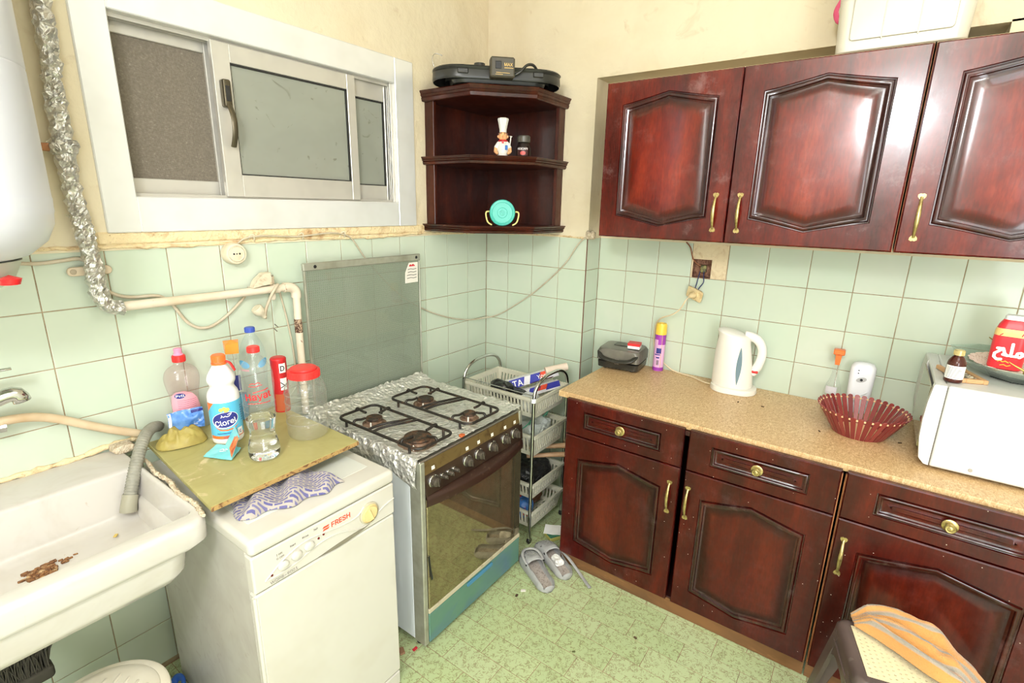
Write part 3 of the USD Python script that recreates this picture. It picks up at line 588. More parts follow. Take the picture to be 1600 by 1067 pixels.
# glass lid
def dots_mat():
    s = 2 * math.pi / .0078
    N = {'g': ('geometry', {}), 'w1': ('wave_texture', {'bands_direction': 'x', 'scale': 34.0}), 'w2': ('wave_texture', {'bands_direction': 'z', 'scale': 34.0}), 'mu': ('math', {'math_type': 'multiply'}), 'r': ('rgb_ramp', {'ramp': [(0, (.40,) * 3), (.30, (.36,) * 3), (.5, (.06,) * 3), (1, (.03,) * 3)]}),
         'd': ('principled_bsdf', {'base_color': lin((168, 174, 160)), 'roughness': .2}), 't': ('transparent_bsdf', {'color': (.84, .87, .83)}), 'm': ('mix_closure', {}), 'gl': ('glossy_bsdf', {'roughness': .03}), 'lw': ('layer_weight', {'blend': .5}), 'f': ('rgb_ramp', {'ramp': [(0, (.03,) * 3), (.5, (.05,) * 3), (.8, (.15,) * 3), (1, (.6,) * 3)]}), 'm2': ('mix_closure', {})}
    return usdkit.material(stage, '/World/Looks/dotted_lid_glass', N, [('g.position', 'w1.vector'), ('g.position', 'w2.vector'), ('w1.fac', 'mu.value1'), ('w2.fac', 'mu.value2'), ('mu.value', 'r.fac'), ('r.color', 'm.fac'), ('t.BSDF', 'm.closure1'), ('d.BSDF', 'm.closure2'), ('lw.facing', 'f.fac'), ('f.color', 'm2.fac'), ('m.closure', 'm2.closure1'), ('gl.BSDF', 'm2.closure2')], surface='m2.closure')
lid = part(gc, 'lid', cbox(-1.208, -.602, -.062, -.057, .812, 1.408, .001), dots_mat(), False, world=True, label='raised glass lid printed with fine dots')
part(lid, 'lid_top_trim', cbox(-1.216, -.594, -.068, -.051, 1.388, 1.418, .003), POST, False, world=True)
for x in (-1.214, -.603): part(lid, 'lid_side_trim', cbox(x, x + .008, -.066, -.053, .812, 1.388, .002), POST, False, world=True)
part(lid, 'lid_hinge_bar', cbox(-1.216, -.594, -.070, -.050, .798, .815, .003), DIRTY_CREAM, False, world=True)
for x in (-1.165, -.622): part(lid, 'screw', frame(lathe([(0, 0), (.007, 0), (.005, .003), (0, .004)], 12), (x, -.068, 1.403), (1, 0, 0), (0, 0, 1)), BLACK, 40, world=True)
STICKER = mat('sticker_white', (232, 226, 214), .5); RED_INK = mat('red_ink', (205, 42, 48), .5); GREY_INK = mat('grey_ink', (120, 116, 108), .6)
stk = part(lid, 'sticker', frame(prism([(-.042, -.05), (.040, -.05), (.042, .045), (-.015, .045), (-.04, .0)], 0, .0006), (-.651, -.0625, 1.335), (1, 0, 0), (0, 0, 1)), STICKER, False, world=True, label='white caution sticker')
part(stk, 'sticker_heading', frame(xf(strokes([[(-.012, .030), (.020, .030)], [(-.008, .034), (-.004, .034)], [(.006, .034), (.014, .035)]], .005), t=(0, 0, 0)), (-.651, -.0632, 1.335), (1, 0, 0), (0, 0, 1)), RED_INK, False, world=True)
part(stk, 'sticker_lines', frame(strokes([[(-.022 - (k > 1) * .006, .014 - .014 * k), (-.005, .016 - .014 * k), (.012, .013 - .014 * k), (.030, .015 - .014 * k)] for k in range(4)], .003), (-.651, -.0632, 1.335), (1, 0, 0), (0, 0, 1)), GREY_INK, False, world=True, kind='stuff')
# foil lining
rs = np.random.default_rng(8)
def foil_grid():
    nx, ny = 74, 66; X = np.linspace(CX0 - .075, CX1 + .012, nx); Y = np.linspace(CY0 + .012, CY1 + .008, ny); G = np.zeros((nx, ny, 3))
    for i, x in enumerate(X):
        for j, y in enumerate(Y):
            px, pz = x, .7985
            if x < CX0: d = CX0 - x; px = CX0 - .004 - .010 * math.sin(d * 30); pz = .797 - d * (.95 + .5 * max(0, math.sin(y * 9 + 2)))
            if y > CY1 - .07: pz += (y - CY1 + .07) * .35 * (x > CX0 - .02)
            G[i, j] = (px, y, pz)
    P = G.reshape(-1, 3); a = meshkit.fbm(P * 26, 3, 2) - .5; b = meshkit.noise(P * 75, 5) - .5
    e = np.clip(np.minimum(np.minimum(P[:, 0] - CX0, CX1 - P[:, 0]), np.minimum(P[:, 1] - CY0, CY1 - P[:, 1])) / .05, 0, 1); w = 1 - .75 * e
    P = P + np.c_[-1.0 * (P[:, 0] < CX0) * (a * .016 + b * .008), 0 * a, np.where(P[:, 0] > CX0, np.abs(a) * .030 * w + np.abs(b) * .010 * w, 0)]
    return P.reshape(nx, ny, 3)
single('foil_sheet', 'crumpled aluminium foil lining the cooker top and hanging over its edge', 'foil', sheet(foil_grid(), .0006), FOIL_DIRTY, (-.94, -.4, .798), 25)
# a bit of food on the hob
single('food_scrap', 'orange food scrap at the front rim of the cooker foil', 'food scrap', disp(rsbox(-1.020, -.998, -.702, -.684, .800, .812, .005), .003, 90, 2), mat('orange_scrap', (186, 92, 46), .6), (-1.01, -.693, .8))

# ------------------------------------------------------------------ the dishwasher
DW = mat('dishwasher_enamel', (203, 199, 188), .3, var=[((196, 190, 176), 6, .45, .8)])
DW_SIDE = mat('dishwasher_side', (188, 184, 174), .4, var=[((176, 170, 160), 3, .4, .7, 4), ((168, 158, 148), 9, .6, .75, 4)])
DW_TOP = mat('dishwasher_top_inlay', (208, 209, 200), .35)
DIAL = mat('yellowed_dial', (222, 196, 138), .4)
ORANGE_PRINT = mat('orange_print', (222, 84, 52), .5); PRINT = mat('faded_print', (120, 112, 104), .6)
A0, A1, B0, B1 = -1.846, -1.385, -.738, -.10
dw = thing('dishwasher', 'white slimline dishwasher with a yellowed dial under the olive board', 'dishwasher', (-1.615, -.42, 0))
part(dw, 'body', cbox(A0 + .004, A1 - .004, B0 + .03, B1, .012, .808, .004), DW_SIDE, False, world=True)
part(dw, 'worktop', rsbox(A0, A1, B0 - .004, B1, .800, .845, .014), DW, 40, world=True)
part(dw, 'top_inlay', cat([cbox(A0 + .04, A1 - .04, B0 + .075, B1 - .03, .8445, .8458, .0005)]), DW_TOP, False, world=True, label='ribbed paler inlay of the dishwasher top')
part(dw, 'inlay_ribs', cat([cbox(A0 + .045, A0 + .12, B0 + .08 + .006 * k, B0 + .083 + .006 * k, .8455, .8463, .0003) for k in range(40)]), DW_TOP, False, world=True, kind='stuff')
part(dw, 'control_panel', rsbox(A0 + .002, A1 - .002, B0, B0 + .035, .690, .798, .006), DW, 40, world=True)
part(dw, 'door', cbox(A0 + .003, A1 - .003, B0 + .002, B0 + .034, .062, .686, .005), DW, False, world=True)
part(dw, 'door_edge', sweep([(A0 + .003, B0 + .008, .07), (A0 + .003, B0 + .008, .68)], .006, 8), DW, 50, world=True)
part(dw, 'plinth', cbox(A0 + .006, A1 - .004, B0 + .004, B0 + .06, .001, .056, .004), DW, False, world=True)
FRO = lambda x, z, dy=0: (x, B0 - dy, z)
def on_front(m, x, z, tilt=0): return frame(m, (x, B0 - .0004, z), (1, 0, tilt), (-tilt, 0, 1))
dl = part(dw, 'dial', on_front(lathe([(0, -.001), (.030, -.001), (.030, .004), (.024, .006), (.0235, .010), (0, .011)], 28), -1.487, .742), DIAL, 40, world=True)
part(dl, 'dial_ring', on_front(lathe([(.030, -.001), (.0345, -.001), (.0345, .004), (.030, .006)], 28), -1.487, .742), mat('dial_ring', (190, 180, 154), .35), 40, world=True)
part(dl, 'dial_grip', frame(hull([(x, y, z) for x in (-.006, .006) for y in (-.021, .021) for z in (.009,)] + [(0, -.020, .016), (0, .020, .016)]), (-1.487, B0 - .0004, .742), (1, 0, .35), (-.35, 0, 1)), DIAL, False, world=True)
for x, z in ((-1.765, .733), (-1.727, .740), (-1.689, .746)):
    part(dw, 'button', on_front(lathe([(0, 0), (.0135, 0), (.013, .005), (.010, .008), (0, .009)], 18, 1.15, .95), x, z), DW, 50, world=True)
IND = mat('dark_red_lamp', (104, 22, 20), .3)
for x, z in ((-1.797, .722), (-1.659, .752), (-1.643, .756)): part(dw, 'indicator', on_front(lathe([(0, 0), (.0035, 0), (.0025, .002), (0, .0025)], 10), x, z), IND, 40, world=True)
part(dw, 'upper_ridge', sweep(spl([FRO(-1.815, .716), FRO(-1.76, .750), FRO(-1.70, .766), FRO(-1.64, .760), FRO(-1.56, .750), FRO(-1.52, .757), FRO(-1.505, .772)], 40), .0035, 8, flat=(1, .6)), DW, True, world=True)
part(dw, 'lower_ridge', sweep(spl([FRO(-1.815, .714), FRO(-1.74, .716), FRO(-1.66, .735), FRO(-1.58, .728), FRO(-1.50, .706), FRO(-1.45, .728), FRO(-1.39, .745)], 40), .0035, 8, flat=(1, .6)), DW, True, world=True)
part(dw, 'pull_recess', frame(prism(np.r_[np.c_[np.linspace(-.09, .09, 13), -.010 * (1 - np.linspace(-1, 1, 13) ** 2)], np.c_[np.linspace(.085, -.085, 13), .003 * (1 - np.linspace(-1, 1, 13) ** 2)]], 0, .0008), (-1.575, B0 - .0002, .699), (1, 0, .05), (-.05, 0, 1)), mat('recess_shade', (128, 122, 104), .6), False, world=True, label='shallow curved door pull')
part(dw, 'brand_print', on_front(cat([text('FRESH', .015, .0005, True)]), -1.585, .764), ORANGE_PRINT, False, world=True)
part(dw, 'brand_mark', on_front(cat([extr(Polygon([(-.011, 0), (.007, 0), (.011, .0048), (-.007, .0048)]), .0005), extr(Polygon([(-.011, .0075), (.007, .0075), (.011, .0123), (-.007, .0123)]), .0005)]), -1.634, .7655), ORANGE_PRINT, False, world=True)
part(dw, 'model_print', on_front(text('WQP8-9001', .009, .0004), -1.765, .697), PRINT, False, world=True)
part(dw, 'small_print', cat([on_front(text(s, .0055, .0004), x, z) for s, x, z in (('I ON', -1.772, .768), ('O OFF', -1.770, .757), ('Start', -1.734, .772), ('Rinse', -1.697, .777), ('Salt', -1.665, .782))]), PRINT, False, world=True, kind='stuff')
# ------------------------------------------------------------------ the sink, its taps and hoses
CERAMIC = mat('sink_ceramic', (198, 193, 185), .14, var=[((190, 183, 172), 3.5, .45, .8, 4), ((180, 164, 140), 17, .68, .82, 5)])
MORTAR = mat('crumbly_mortar', (214, 200, 174), .95, var=[((176, 148, 114), 40, .45, .7, 4), ((130, 100, 74), 90, .62, .75)], bump=(120, .008))
GREY_PIPE = mat('grey_drain_hose', (150, 148, 134), .55, var=[((128, 126, 112), 25, .4, .7)])
PALE_PIPE = mat('pale_hose', (214, 192, 158), .5, var=[((196, 166, 126), 9, .45, .7)])
RUST = mat('rusty_drain', (150, 104, 62), .8, var=[((92, 58, 36), 45, .4, .65, 4), ((200, 170, 126), 60, .55, .7)], bump=(160, .006))
sk = thing('sink', 'long white ceramic trough sink with a rusty drain, fixed to the tiled wall', 'sink', (-2.35, -.3, .72))
SX0, SX1, SY0, SY1 = -2.86, -1.868, -.612, -.003
R_ = lambda a, b, c, d, r, z: lift(rrect(a, b, c, d, r, 6), z)
sk_l = [R_(SX0 + .09, SX1 - .09, SY0 + .06, SY1 - .02, .05, .722), R_(SX0 + .06, SX1 - .062, SY0 + .035, SY1, .05, .730), R_(SX0 + .048, SX1 - .050, SY0 + .024, SY1, .05, .750), R_(SX0 + .040, SX1 - .042, SY0 + .016, SY1, .05, .806), R_(SX0 + .014, SX1 - .014, SY0 + .008, SY1, .05, .812), R_(SX0, SX1, SY0, SY1, .045, .824),
        R_(SX0, SX1, SY0, SY1, .045, .868), R_(SX0 + .004, SX1 - .003, SY0 + .004, SY1, .045, .878), R_(SX0 + .014, SX1 - .008, SY0 + .014, SY1 - .004, .045, .882), R_(SX0 + .04, SX1 - .012, SY0 + .050, SY1 - .165, .03, .882), R_(SX0 + .046, SX1 - .018, SY0 + .058, SY1 - .178, .03, .872),
        R_(SX0 + .06, SX1 - .036, SY0 + .085, SY1 - .21, .03, .772), R_(SX0 + .07, SX1 - .046, SY0 + .095, SY1 - .222, .03, .756), R_(SX0 + .09, SX1 - .066, SY0 + .115, SY1 - .242, .03, .750)]
part(sk, 'basin', rings(sk_l), CERAMIC, 40, world=True)
part(sk, 'drain', xf(lathe([(0, .7505), (.030, .7505), (.030, .7525), (.022, .7525), (.020, .7515), (0, .7512)], 24), t=(-2.150, -.325, 0)), RUST, 40, world=True)
part(sk, 'food_scraps', [disp(rsbox(x - s, x + s * 1.5, y - s * .8, y + s * .8, .7495, .7495 + s * 1.1, s * .45), .002, 150, i) for i, (x, y, s) in enumerate([(rs.normal(-2.145, .026), rs.normal(-.306, .010), rs.uniform(.003, .007)) for _ in range(46)])], RUST, 40, world=True, kind='stuff', label='brown wet scraps round the drain')
part(sk, 'leaf_scrap', xf(disp(rsbox(-.007, .007, -.004, .004, 0, .003, .0014), .001, 150, 4), rot('z', .9), (-1.99, -.30, .7565)), mat('leaf_scrap', (196, 168, 84), .6), 40, world=True)
part(sk, 'mortar_edge', crust(0, 1, 60, lambda k: (-1.858 - .018 * k + .004 * math.sin(17 * k), -.145 - .455 * k, .884), 9, .006), MORTAR, 60, world=True, label='crumbly mortar along the right rim')
part(sk, 'mortar_lump', disp(subd(rsbox(-1.90, -1.84, -.06, -.004, .878, .905, .012), .012), .006, 40, 7), MORTAR, 60, world=True, label='stained mortar in the corner')
tp = thing('tap', 'chrome wall tap over the sink at the edge of the frame', 'tap', (-2.16, -.01, 1.08))
part(tp, 'spout', sweep(spl([(-2.30, -.06, 1.115), (-2.22, -.10, 1.128), (-2.14, -.115, 1.145), (-2.085, -.12, 1.152), (-2.080, -.12, 1.135)], 24), .019, 14), CHROME, True, world=True)
part(tp, 'body', sweep([(-2.33, -.002, 1.12), (-2.33, -.08, 1.12)], .026, 16), CHROME, 40, world=True)
part(tp, 'lever', sweep(spl([(-2.31, -.07, 1.20), (-2.2, -.10, 1.218), (-2.085, -.11, 1.222)], 14), np.linspace(.009, .006, 14), 10, flat=(1.4, .6)), CHROME, True, world=True)
part(tp, 'stem', sweep([(-2.325, -.07, 1.11), (-2.315, -.072, 1.205)], .014, 12), CHROME, 40, world=True)
av = thing('angle_valve', 'small chrome angle valve feeding the pale hose beside the tap', 'valve', (-2.15, -.05, 1.06))
part(av, 'valve_body', sweep([(-2.2, -.002, 1.063), (-2.2, -.05, 1.063)], .018, 12), CHROME, 40, world=True)
part(av, 'valve_nut', sweep([(-2.21, -.045, 1.063), (-2.112, -.05, 1.056)], .017, 6), CHROME, 20, world=True)
single('water_hose', 'pale flexible water hose running along the tiles above the sink', 'hose', sweep(spl([(-2.20, -.05, 1.068), (-2.10, -.052, 1.070), (-2.045, -.04, 1.055), (-1.95, -.032, .998), (-1.83, -.030, .925), (-1.815, -.03, .917)], 40), .0125, 12), PALE_PIPE, (-2.0, -.04, 1.0), True)
dh = thing('drain_hose', 'grey corrugated drain hose bending over the right end into the sink', 'hose', (-1.86, -.1, .9))
hp2 = spl([(-1.762, -.024, .922), (-1.782, -.060, .938), (-1.822, -.115, .948), (-1.868, -.172, .916), (-1.905, -.214, .862), (-1.926, -.232, .815)], 120)
part(dh, 'hose', sweep(hp2, .0165 + .0013 * np.sin(np.arange(120) * 2.1), 14), GREY_PIPE, True, world=True)
cf = spl([(-1.922, -.229, .824), (-1.931, -.235, .801), (-1.937, -.239, .780)], 8)
part(dh, 'cuff', cat([sweep(cf, np.linspace(.0195, .0215, 8), 16, cap=False), sweep(cf, np.linspace(.0165, .0185, 8), 16)]), mat('hose_cuff', (160, 156, 136), .5), True, world=True, label='smooth pale cuff on the hose end')

# ------------------------------------------------------------------ the water heater
HEAT = mat('heater_enamel', (212, 213, 220), .3)
HEAT_BOT = mat('heater_bottom', (188, 192, 176), .4)
wh = thing('water_heater', 'white cylindrical water heater hanging on the wall at the left edge', 'water heater', (-2.205, -.30, 1.48))
RH = .221
part(wh, 'tank', lathe([(0, .115), (RH - .03, .115), (RH - .006, .12), (RH, .138), (RH, .42), (RH - .0015, .424), (RH, .428), (RH, 1.0), (RH - .01, 1.03), (RH - .06, 1.06), (0, 1.07)], 64), HEAT, 40)
part(wh, 'lower_cover', lathe([(0, .02), (.10, .024), (RH - .055, .045), (RH - .02, .075), (RH - .004, .11), (RH, .150), (RH + .001, .165), (RH + .001, .168), (0, .168)], 64), HEAT, 40)
part(wh, 'bottom_cap', lathe([(0, -.035), (.09, -.03), (.13, -.012), (RH - .07, .036), (0, .036)], 48), HEAT_BOT, 40, label='grey green plastic bottom cap')
part(wh, 'indicator_lamp', xf(lathe([(0, -.010), (.016, -.008), (.020, .004), (.0, .012)], 16), t=(.105, -.115, .0)), mat('red_lens', (214, 40, 44), .2), 40)
part(wh, 'wall_bracket', cbox(-.15, .15, RH - .03, .294, .5, .62, .004), STEEL, False)

# ------------------------------------------------------------------ gas pipe
PIPE = mat('painted_pipe', (226, 214, 192), .45, var=[((212, 192, 162), 14, .45, .7), ((150, 104, 74), 30, .68, .74, 4)], stretch=(.5, 1, .5))
gp = thing('gas_pipe', 'cream painted gas pipe with rust spots, its upright wrapped in foil', 'pipe', (-1.8, -.035, 1.33))
part(gp, 'pipe', sweep(np.vstack([spl([(-1.835, -.034, 1.333), (-1.6, -.034, 1.330), (-1.30, -.034, 1.330)], 14), spl([(-1.262, -.034, 1.329), (-1.245, -.034, 1.324), (-1.238, -.034, 1.312), (-1.236, -.034, 1.29)], 8), [(-1.237, -.034, 1.1), (-1.238, -.034, .80)]]), .0145, 14), PIPE, 50, world=True)
part(gp, 'elbow', sweep(spl([(-1.285, -.034, 1.330), (-1.256, -.034, 1.327), (-1.240, -.034, 1.316), (-1.236, -.034, 1.285)], 12), .019, 14), PIPE, 50, world=True)
part(gp, 'scraped_patch', disp(subd(sweep([(-1.2375, -.034, 1.20), (-1.2372, -.034, 1.145)], .0150, 14, cap=False), .008), .0004, 100, 3), mat('scraped_rust', (186, 160, 132), .7, var=[((82, 52, 38), 55, .46, .52, 3)]), 50, world=True)
def foilpipe(path, r, seed):
    p = spl(path, 190); v, f = sweep(p, r, 20); rr = np.random.default_rng(seed)
    n = (meshkit.fbm(v * 55, 3, seed) - .5) * .020 + (meshkit.noise(v * 130, seed) - .5) * .008
    c = np.vstack([np.repeat(p, 20, 0), p[:1], p[-1:]]); d = v - c; L = np.maximum(np.linalg.norm(d, axis=1, keepdims=True), 1e-6)
    return v + d / L * n[:, None] * (L > .002), f
part(gp, 'foil_wrap', foilpipe([(-1.862, -.045, 2.79), (-1.863, -.045, 2.2), (-1.866, -.045, 2.0), (-1.874, -.045, 1.80), (-1.868, -.045, 1.60), (-1.858, -.045, 1.45), (-1.852, -.045, 1.365), (-1.838, -.044, 1.338), (-1.806, -.042, 1.330)], .0215, 4), FOIL, 20, world=True, label='crumpled foil round the upright')
part(gp, 'foil_knot', disp(subd(rsbox(-1.905, -1.845, -.075, -.020, 1.755, 1.80, .02), .008), .011, 70, 8), FOIL, 20, world=True)
part(gp, 'bracket_end', disp(rsbox(-1.925, -1.898, -.052, -.034, 1.765, 1.785, .008), .004, 90, 2), mat('rusty_bracket', (172, 118, 78), .8), 50, world=True)
cl = part(gp, 'clamp', cat([frame(prism(rrect(-.056, .050, -.013, .013, .0125, 5), 0, .010, .003), (-1.858, -.012, 1.444), (1, 0, 0), (0, 0, 1))]), mat('clamp_plastic', (206, 188, 160), .5), 50, world=True)
part(cl, 'screw', frame(lathe([(0, 0), (.008, 0), (.007, .002), (0, .003)], 14), (-1.900, -.0215, 1.444), (1, 0, 0), (0, 0, 1)), mat('screw_head', (170, 156, 134), .4, metallic=.5), 40, world=True)
part(gp, 'clamp', cat([frame(prism(rrect(-.010, .010, -.052, .046, .0095, 4), 0, .006, .002), (-1.318, -.010, 1.335), (1, 0, 0), (0, 0, 1)), sweep([(-1.326, -.034, 1.330), (-1.306, -.034, 1.330)], .018, 14)]), PIPE, 50, world=True)

# ------------------------------------------------------------------ sockets, plugs and cables on the tiles
SOCK = mat('aged_socket', (222, 212, 186), .4, var=[((206, 192, 160), 20, .45, .7)])
CABLE = mat('grimy_cable', (204, 192, 168), .5, var=[((186, 170, 142), 18, .4, .7)])
YCORD = mat('yellowed_cable', (224, 206, 170), .5)
so = thing('wall_socket', 'round cream surface-mounted wall socket below the window', 'socket', (-1.447, -.001, 1.468))
SO = lambda m, x=0, z=0: frame(m, (-1.447 + x, -.001, 1.468 + z), (1, 0, 0), (0, 0, 1))
part(so, 'housing', SO(lathe([(0, 0), (.0375, 0), (.0385, .004), (.0375, .030), (.034, .036), (.0285, .037), (.028, .034), (0, .033)], 36)), SOCK, 40, world=True)
part(so, 'face', SO(lathe([(0, .030), (.0275, .030), (.0275, .0375), (.0255, .039), (.0235, .037), (0, .037)], 32)), SOCK, 40, world=True)
for x in (-.010, 0, .010): part(so, 'pin_hole', SO(lathe([(0, .0368), (.0032 if x else .0022, .0368), (.0032 if x else .0022, .0376), (0, .0376)], 12), x), BLACK, 40, world=True)
cb = thing('cable', 'thin cream cable clipped under the window and drooping across the corner', 'cable', (-.7, -.01, 1.3))
part(cb, 'cord', sweep(np.vstack([spl([(-1.432, -.012, 1.496), (-1.41, -.014, 1.515), (-1.385, -.016, 1.522), (-1.2, -.016, 1.518), (-.98, -.016, 1.518), (-.955, -.014, 1.508), (-.905, -.010, 1.452), (-.80, -.010, 1.330), (-.68, -.010, 1.222), (-.551, -.010, 1.142), (-.40, -.012, 1.075), (-.25, -.014, 1.030), (-.15, -.018, 1.012), (-.06, -.03, 1.008), (-.02, -.07, 1.018), (-.010, -.19, 1.083), (-.010, -.324, 1.174), (-.010, -.45, 1.28), (-.010, -.56, 1.398), (-.012, -.655, 1.508), (-.004, -.672, 1.516)], 150)]), .0034, 8), CABLE, True, world=True)
for x in (-1.375, -1.18, -.985):
    part(cb, 'clip', sweep(spl([(x - .010, -.004, 1.510), (x - .006, -.014, 1.528), (x + .004, -.018, 1.530), (x + .008, -.012, 1.512), (x + .012, -.004, 1.505)], 14), .003, 6), SOCK, 50, world=True)
part(cb, 'mortar_blob', disp(subd(rsbox(-.020, .02, -.69, -.645, 1.495, 1.535, .012), .01), .008, 60, 4), MORTAR, 50, world=True)
single('heater_cord', 'grey-white cord from the water heater dipping behind and below the gas pipe', 'cord', sweep(spl([(-2.08, -.12, 1.50), (-2.03, -.05, 1.483), (-1.97, -.010, 1.472), (-1.90, -.008, 1.478), (-1.875, -.008, 1.478), (-1.845, -.008, 1.410), (-1.80, -.008, 1.362), (-1.75, -.010, 1.352), (-1.69, -.010, 1.345), (-1.655, -.010, 1.305), (-1.61, -.010, 1.235), (-1.575, -.010, 1.220), (-1.52, -.010, 1.235), (-1.44, -.010, 1.295), (-1.415, -.010, 1.322), (-1.405, -.012, 1.345)], 110), .0052, 8), CABLE, (-1.8, -.01, 1.3), True)
tb = thing('cable_joint', 'cracked white cable connector perched on the gas pipe', 'connector', (-1.36, -.03, 1.35))
part(tb, 'shell', disp(subd(hull([(x, y, z) for x, y, z in [(-1.408, -.050, 1.344), (-1.408, -.020, 1.344), (-1.392, -.052, 1.371), (-1.392, -.018, 1.371), (-1.365, -.052, 1.392), (-1.365, -.018, 1.392), (-1.338, -.050, 1.394), (-1.338, -.018, 1.394), (-1.336, -.050, 1.352), (-1.336, -.018, 1.352)]]), .008), .003, 80, 3), mat('chalky_plastic', (222, 208, 182), .6, var=[((190, 166, 132), 50, .5, .7)]), 30, world=True)
part(tb, 'pin', sweep([(-1.338, -.034, 1.378), (-1.322, -.034, 1.380)], .003, 6), STEEL, 40, world=True)
pl = thing('plug', 'grubby white plug hanging on its cord above the blue-capped bottle', 'plug', (-1.335, -.03, 1.19))
part(pl, 'cord', sweep(spl([(-1.318, -.058, 1.350), (-1.335, -.062, 1.335), (-1.362, -.055, 1.285), (-1.372, -.045, 1.245), (-1.371, -.04, 1.225)], 30), .0052, 8), CABLE, True, world=True)
part(pl, 'plug_body', disp(frame(lathe([(0, 0), (.009, 0), (.012, .016), (.021, .024), (.0215, .045), (.018, .050), (0, .050)], 20), (-1.371, -.038, 1.232), (.8, 0, .6), (.1, -1, .2)) if 0 else frame(lathe([(0, 0), (.008, 0), (.011, .018), (.020, .028), (.021, .046), (.018, .050), (0, .050)], 20), (-1.372, -.040, 1.230), (0, -1, 0), (.79, 0, .61)), .001, 60, 2), SOCK, 40, world=True)
for k in (-1, 1): part(pl, 'prong', sweep([(-1.3405 + .006 * k, -.040 + .006 * k, 1.1895 + .006 * k), (-1.328 + .006 * k, -.040 + .006 * k, 1.175 + .006 * k)], .0022, 8), STEEL, 40, world=True)
single('white_cord', 'thin white cord hanging beside the vertical gas pipe', 'cord', sweep(spl([(-1.288, -.006, 1.318), (-1.272, -.006, 1.23), (-1.255, -.006, 1.10), (-1.250, -.006, 1.0), (-1.248, -.006, .88)], 30), .0035, 7), CABLE, (-1.27, -.006, 1.1), True)
# the hanging socket on the right wall
hs = thing('hanging_socket', 'loose yellowed socket plate hanging by two wires from the open wall box', 'socket', (.12, -1.20, 1.26))
C0 = np.array((.115, -1.178, 1.262)); EX, EY = (-.25, -.88, -.30), (-.30, -.28, .92)
part(hs, 'plate', frame(prism(rrect(-.042, .042, -.028, .028, .008, 4), -.004, .006, .003), C0, EX, EY), SOCK2 := mat('yellowed_socket', (226, 204, 156), .4, var=[((196, 164, 110), 40, .5, .7)]), 50, world=True)
part(hs, 'socket_well', frame(lathe([(0, .004), (.022, .004), (.022, .010), (.019, .011), (.018, .007), (0, .0065)], 24), C0, EX, EY), SOCK2, 50, world=True)
part(hs, 'back_box', frame(cbox(-.024, .024, -.02, .02, -.022, -.003, .003), C0, EX, EY), mat('socket_back', (176, 150, 112), .6), False, world=True)
for q, yy in ((-1, -.010), (1, .008)):
    part(hs, 'wire', sweep(spl([(D + .022, -1.188 + yy, 1.375), (D - .004, -1.190 + yy * 1.2, 1.350), (D - .016, -1.192 + yy * 1.6, 1.32), (D - .012, -1.180 + yy, 1.290), (D - .016, -1.176 + yy, 1.272)], 22), .0024, 7), mat(f'blue_wire_{q + 1}', (52, 62, 104), .4), True, world=True)
part(hs, 'terminal', disp(rsbox(D + .010, D + .030, -1.205, -1.178, 1.362, 1.398, .006), .004, 90, 4), mat('terminal_strip', (148, 142, 84), .5, var=[((70, 66, 44), 60, .45, .6)]), 40, world=True, label='yellow-green wire connector')
part(hs, 'feed_wire', sweep(spl([(D - .006, -1.105, 1.50), (D - .010, -1.128, 1.478), (D - .008, -1.14, 1.440), (D + .004, -1.152, 1.412), (D + .02, -1.18, 1.39)], 20), .003, 7), mat('feed_wire', (150, 96, 66), .5), True, world=True)
pg = thing('kettle_plug', 'yellowed plug in the hanging socket, its cord running down to the kettle', 'plug', (.08, -1.18, 1.24))
nrm = np.cross(np.array(EX) / np.linalg.norm(EX), np.array(EY) / np.linalg.norm(EY)); nrm /= np.linalg.norm(nrm)
part(pg, 'plug_body', frame(lathe([(0, .006), (.016, .006), (.016, .020), (.010, .034), (.006, .045), (0, .045)], 18), C0, EX, EY), SOCK2, 40, world=True)
e0 = C0 + nrm * .044
part(pg, 'cord', sweep(spl([e0, e0 + nrm * .02 + [0, 0, -.012], (.070, -1.13, 1.19), (.085, -1.08, 1.150), (.105, -1.03, 1.125), (.128, -1.00, 1.085), (.130, -.995, 1.03), (.125, -1.01, .95), (.122, -1.06, .895), (.115, -1.11, .868), (.105, -1.18, .8605), (.080, -1.24, .8605), (.050, -1.29, .8605), (.045, -1.325, .8605)], 110), .0034, 8), YCORD, True, world=True)
# ------------------------------------------------------------------ the board and the bottles on it
BOARD = mat('olive_board', (172, 164, 106), .42, var=[((162, 152, 94), 6, .4, .7, 5), ((206, 190, 146), 9, .60, .68, 6, 1.5)], stretch=(1, 1, 1))
BOARD_EDGE = mat('worn_board_edge', (172, 140, 84), .7, var=[((112, 76, 44), 30, .5, .62, 4)])
bd = thing('board', 'olive painted board laid from the sink rim over the dishwasher, crowded with bottles', 'board', (-1.62, -.35, .888))
BP = np.array([(-1.864, -.606), (-1.400, -.590), (-1.392, -.105), (-1.818, -.082)])
part(bd, 'panel', prism(BP, .888, .9025, .002), BOARD, False, world=True)
part(bd, 'edge_strip', prism(np.array([(-1.8640, -.6085), (-1.4000, -.5925), (-1.4000, -.5905), (-1.8640, -.6065)]), .8885, .9015, .0006), BOARD_EDGE, False, world=True, label='chipped brown front edge of the board')
ZB = .9026
PET = clear('clear_plastic', (.965, .975, .97), .05, 1.42, .03); PETB = clear('bluish_plastic', (.93, .965, .975), .05, 1.42, .03); PETJ = clear('cloudy_plastic', (.95, .95, .94), .07, 1.45, .05, (236, 234, 226)); PINKP = clear('pinkish_plastic', (.95, .90, .90), .08, 1.4, .06, (240, 214, 214))
WATER = usdkit.material(stage, '/World/Looks/water', {'p': ('principled_bsdf', {'base_color': (1, 1, 1), 'roughness': 0.0, 'ior': 1.33, 'transmission_weight': 1.0})}, [], surface='p.BSDF')
